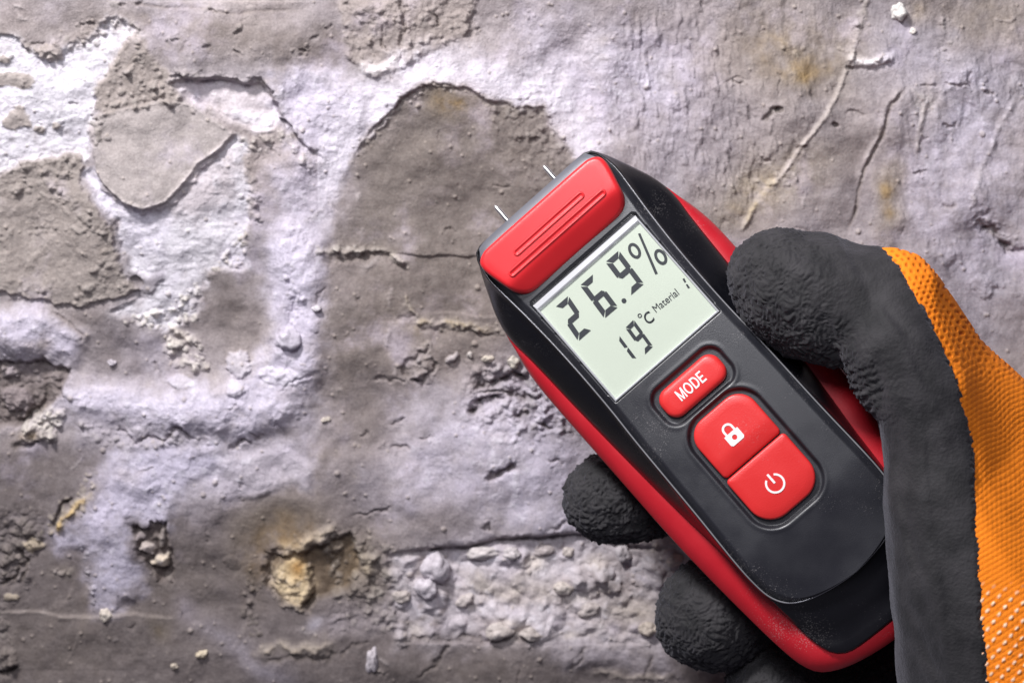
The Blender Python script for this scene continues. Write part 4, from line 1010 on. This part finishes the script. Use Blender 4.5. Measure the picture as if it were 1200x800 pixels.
# the whole front is gently convex along its length
def bend(y):
    a = A0 - y / KPX
    return np.where(a < 380, 2.6 * ((a - 380) / 380) ** 2, 1.7 * ((a - 380) / 193) ** 2) * .001
def bend_all(o):
    for c in o.children:
        if c.type == 'MESH':
            n = len(c.data.vertices); co = np.zeros(n * 3, np.float32); c.data.vertices.foreach_get('co', co); co = co.reshape(-1, 3)
            co[:, 2] -= bend(co[:, 1].astype(float)) * smooth(-.0105, -.004, co[:, 2].astype(float))
            c.data.vertices.foreach_set('co', co.ravel()); c.data.update()
        bend_all(c)
bpy.context.view_layer.update(); bend_all(meter)

# ================================================================== GLOVED HAND
# joints as (photo x, photo y, distance along the optical axis, radius in photo px)
CH = {
 'thumb': [(909, 324, .5005, 55), (926, 338, .4995, 66), (958, 350, .499, 76), (988, 360, .4985, 75), (1040, 358, .4965, 68)],
 'thumb2': [(1042, 352, .4965, 65), (1046, 412, .489, 62), (1060, 440, .488, 58), (1084, 470, .488, 57), (1096, 530, .489, 58), (1104, 590, .489, 66), (1124, 650, .491, 82), (1150, 720, .495, 104), (1190, 830, .503, 132)],
 'back': [(1046, 355, .500, 64), (1100, 440, .512, 66), (1160, 505, .520, 74), (1230, 600, .528, 90), (1330, 730, .540, 110)],
'fold': [(1000, 440, .530, 38), (1035, 470, .530, 42), (1070, 520, .530, 46)],
 'wrist': [(1190, 830, .503, 132), (1250, 860, .515, 140), (1310, 880, .525, 140)],
 'wrist2': [(1230, 600, .528, 90), (1300, 720, .53, 130), (1330, 800, .535, 135)],
 'palm': [(1230, 640, .538, 80), (1150, 620, .553, 60), (1080, 590, .556, 52)],
 'palm2': [(1250, 720, .545, 80), (1150, 700, .556, 62), (1070, 690, .560, 52)],
 'palm3': [(1250, 800, .548, 80), (1150, 800, .558, 62), (1070, 800, .560, 56)],
 'index': [(1080, 590, .556, 52), (960, 560, .560, 50), (830, 565, .556, 48), (770, 578, .549, 49), (735, 585, .543, 51), (712, 584, .540, 51)],
 'middle': [(1070, 690, .560, 52), (960, 690, .564, 49), (880, 705, .556, 52), (850, 718, .546, 62), (833, 720, .540, 66)],
 'ring': [(1070, 800, .560, 54), (990, 815, .562, 52), (930, 818, .553, 56), (906, 820, .543, 62)],
 'little': [(1100, 880, .560, 52), (1040, 890, .560, 50), (1000, 890, .552, 52)],
 'palm4': [(1190, 860, .548, 90), (1100, 880, .560, 52)],
}
HO = P(1430, 880, .53)
hand = bpy.data.objects.new('gloved_hand', None); COL.objects.link(hand); hand.location = HO; hand.empty_display_size = .01
hand['label'] = 'hand in black rubber-dipped orange knit work glove gripping the meter'
hand['category'] = 'hand'
BALLS = []
for nm, c in CH.items():
    for i in range(len(c) - 1):
        p0, p1 = np.array(c[i]), np.array(c[i + 1])
        n = max(2, int(np.hypot(*(p1 - p0)[:2]) / 7))
        for k in range(n + (1 if i == len(c) - 2 else 0)): BALLS.append(p0 + (p1 - p0) * (k / n))
SA = [(1046, 400, .490, 62), (1084, 470, .488, 57), (1104, 590, .489, 66), (1124, 650, .491, 82), (1150, 720, .495, 104), (1190, 830, .503, 132)]
SB = [(1046, 355, .500, 64), (1100, 440, .512, 66), (1160, 505, .520, 74), (1230, 600, .528, 90), (1300, 720, .530, 130), (1330, 840, .535, 140)]
for i in range(5):
    for k in range(10):
        pa = np.array(SA[i]) + (np.array(SA[i + 1]) - np.array(SA[i])) * k / 10; pb = np.array(SB[i]) + (np.array(SB[i + 1]) - np.array(SB[i])) * k / 10
        for t_ in np.linspace(.1, .9, 9): BALLS.append(pa + (pb - pa) * t_)
bm = bmesh.new(); bmesh.ops.create_icosphere(bm, subdivisions=2, radius=1.01)
tv = np.array([v.co[:] for v in bm.verts]); tf = np.array([[v.index for v in f.verts] for f in bm.faces]); bm.free()
bv = np.concatenate([tv * (r_ * KPX * d_ / FOC) + np.array(P(x_, y_, d_) - HO) for x_, y_, d_, r_ in BALLS])
bf = (tf[None] + (np.arange(len(BALLS)) * len(tv))[:, None, None]).reshape(-1, 3)
me = bpy.data.meshes.new('hand_tmp')
me.vertices.add(len(bv)); me.vertices.foreach_set('co', bv.astype(np.float32).ravel())
me.loops.add(bf.size); me.loops.foreach_set('vertex_index', bf.astype(np.int32).ravel())
me.polygons.add(len(bf)); me.polygons.foreach_set('loop_start', np.arange(0, bf.size, 3, dtype=np.int32)); me.update(calc_edges=True)
tmp = bpy.data.objects.new('hand_tmp', me); COL.objects.link(tmp); tmp.location = HO
md = tmp.modifiers.new('r', 'REMESH'); md.mode = 'VOXEL'; md.voxel_size = .0014
ms = tmp.modifiers.new('s', 'SMOOTH'); ms.iterations = 6; ms.factor = .5
sb = tmp.modifiers.new('sub', 'SUBSURF'); sb.levels = 2; sb.render_levels = 2
dg = bpy.context.evaluated_depsgraph_get()
hm = bpy.data.meshes.new_from_object(tmp.evaluated_get(dg))
bpy.data.objects.remove(tmp); bpy.data.meshes.remove(me)
nv = len(hm.vertices)
HV = np.zeros(nv * 3, np.float32); hm.vertices.foreach_get('co', HV); HV = HV.reshape(-1, 3).astype(float)
HN = np.zeros(nv * 3, np.float32); hm.vertices.foreach_get('normal', HN); HN = HN.reshape(-1, 3).astype(float)
FQ = np.zeros(len(hm.loops), np.int32); hm.loops.foreach_get('vertex_index', FQ)
assert len(FQ) == 4 * len(hm.polygons); FQ = FQ.reshape(-1, 4)
bpy.data.meshes.remove(hm)
cv = np.array(CAM)
Wp = HV + np.array(HO) - cv
dep = Wp @ np.array(Fv); hx = 600 + (Wp @ np.array(Rv)) * FOC / dep / KPX; hy = 400 - (Wp @ np.array(Uv)) * FOC / dep / KPX
face = -(HN * (Wp / np.linalg.norm(Wp, axis=1)[:, None])).sum(1)      # 1 = towards the lens
nrm_f = -(HN @ np.array(Fv))
# where the rubber dip ends
seam = np.array([(1022, 240), (1030, 285), (1045, 300), (1065, 330), (1086, 365), (1105, 400), (1121, 440), (1135, 490), (1142, 530), (1143, 580), (1146, 640), (1150, 700), (1157, 750), (1161, 800), (1165, 1000)], float)
sxp = np.interp(hy, seam[:, 1], seam[:, 0])
wob = noise3(HV * 1000, 5) * 2.6 + noise3(HV * 350, 6) * 3.4 + noise3(HV * 90, 7) * 4
front_part = dep < .530
orange_s = np.where(front_part, hx - sxp + wob, 0.0)          # >0 = knit
backz = (-nrm_f - .45) * 60 + wob
tip = np.minimum(np.hypot(hx - 720, hy - 584), np.hypot(hx - 838, hy - 722))
orange_b = np.where(tip < 75, -10, backz)
orange = np.where(front_part, np.where(hx < 1015, -10, np.maximum(orange_s, np.where(hx > 1030, backz - 20, -10))), np.where((hx > 1190) | (hx > sxp + 2), 10, orange_b))
fo = orange[FQ].mean(1)
def submesh(name, sel, offs, mat, attr=None):
    fq = FQ[sel]; used, inv = np.unique(fq, return_inverse=True); fq = inv.reshape(-1, 4)
    co = (HV + HN * offs[:, None])[used]
    me = bpy.data.meshes.new(name)
    me.vertices.add(len(co)); me.vertices.foreach_set('co', co.astype(np.float32).ravel())
    me.loops.add(fq.size); me.loops.foreach_set('vertex_index', fq.astype(np.int32).ravel())
    me.polygons.add(len(fq)); me.polygons.foreach_set('loop_start', np.arange(0, fq.size, 4, dtype=np.int32))
    me.polygons.foreach_set('use_smooth', np.ones(len(fq), bool)); me.update(calc_edges=True)
    o = bpy.data.objects.new(name, me); COL.objects.link(o); me.materials.append(mat); o.parent = hand
    if attr is not None:
        for an, av in attr.items():
            at_ = me.attributes.new(an, 'FLOAT', 'POINT'); at_.data.foreach_set('value', av[used].astype(np.float32))
    return o
# crinkled rubber: strong on the fingertips, faint on the ball of the thumb
isthumb = front_part
am = np.where(isthumb, .14 + .35 * smooth(1000, 930, hx) + .75 * smooth(330, 430, hy) * smooth(1030, 960, hx) + .45 * smooth(1010, 900, hx) + .75 * np.exp(-((hx - 1005) / 34) ** 2 - ((hy - 455) / 42) ** 2), 1.0)
am = np.clip(am, 0, 1.1)
pw_ = HV + np.stack([noise3(HV * 220, 31), noise3(HV * 220, 32), noise3(HV * 220, 33)], -1) * .0022
cr = (np.abs(noise3(pw_ * 420, 41)) - .25) * .6 + (np.abs(noise3(pw_ * 760, 42)) - .25) * .75 + noise3(pw_ * 1250, 43) * .34
disp = (cr + np.where(isthumb, 0, (np.abs(noise3(pw_ * 260, 61)) - .25) * .8)) * am * np.where(isthumb, .00105, .00125) + noise3(HV * 60, 44) * .0009 + noise3(HV * 140, 45) * .00035 + noise3(HV * 2300, 46) * .00005
# creases where the thumb folds
lc_d = np.abs((hx - 1003) * .75 + (hy - 462) * -.35 + 6 * noise3(HV * 150, 47))
fold = np.exp(-((hx - 1008) / 30) ** 2 - ((hy - 455) / 34) ** 2) * front_part
disp += fold * np.sin((hx * .35 + hy) * .55 + 4.5 * noise3(HV * 160, 48)) * .0003 * (.5 + np.abs(noise3(HV * 120, 49)) * 1.6)
disp += -np.exp(-((hx - 1030 - .12 * (hy - 450)) / 9) ** 2) * smooth(395, 440, hy) * smooth(500, 450, hy) * front_part * .0012
cj = (hx - 985) - .30 * (hy - 430) + 5 * noise3(HV * 130, 63)
disp -= front_part * .0011 * np.exp(-(cj / 6.5) ** 2) * smooth(335, 400, hy) * smooth(470, 430, hy)
for (x0_, y0_, an_, ln_, dp_) in ((1075, 430, 1.1, 60, .0004), (1060, 390, .9, 50, .00035), (1090, 560, 1.5, 70, .0003), (1070, 640, 1.35, 60, .0004), (1110, 720, 1.4, 70, .0003), (1010, 330, 1.2, 45, .0003), (1090, 770, 1.2, 50, .0003)):
    u_ = (hx - x0_) * math.cos(an_) + (hy - y0_) * math.sin(an_); v_ = -(hx - x0_) * math.sin(an_) + (hy - y0_) * math.cos(an_) + 7 * noise3(HV * 80, 64)
    disp += front_part * dp_ * (np.exp(-((v_ - 6) / 7) ** 2) - np.exp(-(v_ / 5) ** 2)) * np.exp(-(u_ / ln_) ** 2)
rimfall = smooth(0, -7, orange)                 # coat thins out to its edge
coat_off = .00055 * rimfall + disp * rimfall - .00018 * (1 - rimfall)

m, nt, b = new_mat('dipped rubber', (0.020, 0.019, 0.021), .78, 0, .35)
tc = node(nt, 'ShaderNodeTexCoord')
n1 = node(nt, 'ShaderNodeTexNoise'); n1.inputs['Scale'].default_value = 1500; n1.inputs['Detail'].default_value = 5
n2 = node(nt, 'ShaderNodeTexNoise'); n2.inputs['Scale'].default_value = 160; n2.inputs['Detail'].default_value = 6
for n_ in (n1, n2): nt.links.new(tc.outputs['Object'], n_.inputs['Vector'])
bp = node(nt, 'ShaderNodeBump'); bp.inputs['Strength'].default_value = .75; bp.inputs['Distance'].default_value = .0003
nt.links.new(n1.outputs['Fac'], bp.inputs['Height']); nt.links.new(bp.outputs['Normal'], b.inputs['Normal'])
cr_ = node(nt, 'ShaderNodeMix', data_type='RGBA'); cr_.inputs[6].default_value = (.011, .0105, .012, 1); cr_.inputs[7].default_value = (.029, .027, .030, 1)
mr = node(nt, 'ShaderNodeMapRange'); mr.inputs['From Min'].default_value = .35; mr.inputs['From Max'].default_value = .7
nt.links.new(n2.outputs['Fac'], mr.inputs['Value']); nt.links.new(mr.outputs['Result'], cr_.inputs[0]); nt.links.new(cr_.outputs[2], b.inputs['Base Color'])
b.inputs['Sheen Weight'].default_value = .12; b.inputs['Sheen Roughness'].default_value = .5; b.inputs['Sheen Tint'].default_value = (.75, .75, .9, 1)
m_rubber = m
coat = submesh('rubber_coating', fo < 0, coat_off, m_rubber)
coat['label'] = 'matt black crinkled rubber coating over palm, thumb and fingertips'

# knit: rows of little eyelets follow the back of the hand
ang = math.radians(47)
ku = (hx - 1030) * math.cos(ang) + (hy - 290) * math.sin(ang); kv = -(hx - 1030) * math.sin(ang) + (hy - 290) * math.cos(ang)
ku = ku + noise3(HV * 90, 51) * 6 + noise3(HV * 400, 56) * 1.6; kv = kv + noise3(HV * 90, 52) * 5 + noise3(HV * 400, 57) * 1.4
m, nt, b = new_mat('orange knit', (0.80, 0.22, 0.018), .82, 0, .25)
def attr_node(nm):
    a = node(nt, 'ShaderNodeAttribute'); a.attribute_name = nm; return a
e_ = attr_node('eyelet_shade'); e2 = attr_node('yarn')
cr_ = node(nt, 'ShaderNodeMix', data_type='RGBA'); cr_.inputs[6].default_value = (.92, .245, .012, 1); cr_.inputs[7].default_value = (.50, .10, .006, 1)  # second tone: shade in eyelets and between ribs put into the colour
nt.links.new(e_.outputs['Fac'], cr_.inputs[0])
mx2 = node(nt, 'ShaderNodeMix', data_type='RGBA'); mx2.inputs[7].default_value = (.88, .62, .45, 1)
nt.links.new(cr_.outputs[2], mx2.inputs[6]); nt.links.new(e2.outputs['Fac'], mx2.inputs[0])
n1 = node(nt, 'ShaderNodeTexNoise'); n1.inputs['Scale'].default_value = 2600; n1.inputs['Detail'].default_value = 4
tc = node(nt, 'ShaderNodeTexCoord'); nt.links.new(tc.outputs['Object'], n1.inputs['Vector'])
bp = node(nt, 'ShaderNodeBump'); bp.inputs['Strength'].default_value = .6; bp.inputs['Distance'].default_value = .0002
nt.links.new(n1.outputs['Fac'], bp.inputs['Height']); nt.links.new(bp.outputs['Normal'], b.inputs['Normal'])
nt.links.new(mx2.outputs[2], b.inputs['Base Color'])
b.inputs['Sheen Weight'].default_value = .0
m_knit = m
pu, pv = 8.4, 6.8
row = np.floor(kv / pv); fu = (ku / pu + .5 * (row % 2)) % 1 - .5; fv = (kv / pv) % 1 - .5
mesh_zone = smooth(470, 380, hy)                         # open eyelets near the thumb, ribs further down
hole_ = (.55 + .5 * np.abs(noise3(HV * 260, 58)) * 1.6) * smooth(.34, .16, np.hypot(fu, fv * .95))
ru = ((hx * .55 + hy * .9 + noise3(HV * 70, 53) * 6) / 6.4) % 1 - .5
rv = ((hx * .85 - hy * .45) / 6.2 + .5 * (np.floor((hx * .55 + hy * .9) / 6.4) % 2)) % 1 - .5
rib = smooth(.5, .15, np.abs(ru)) * (.7 + .3 * np.cos(rv * 2 * math.pi))
kd = mesh_zone * (-.00045 * hole_) + (1 - mesh_zone) * (rib - .6) * .00014
eye = np.clip(mesh_zone * hole_ + (1 - mesh_zone) * smooth(.35, .0, rib) * .55, 0, 1)
# pale reflective yarn rows low on the hand
sxk = (hx * .62 - hy * .78) ; syk = (hx * .78 + hy * .62)
yrow = ((syk + 4 * noise3(HV * 60, 54)) / 12.2) % 1 - .5
ydash = (sxk / 11.0 + .5 * (np.floor(syk / 12.2) % 2)) % 1 - .5
yz = smooth(676, 705, hy + (hx - 1160) * -.1) * smooth(1140, 1150, hx)
yarn = smooth(.29, .17, np.hypot(ydash * .9, yrow * 1.7)) * yz
kd = kd + yarn * .0003
knit = submesh('knit_fabric', fo > -6, kd - .00012, m_knit, {'eyelet_shade': eye * (1 - yarn), 'yarn': yarn})
knit['label'] = 'orange knitted back of the glove with eyelets and pale yarn rows'
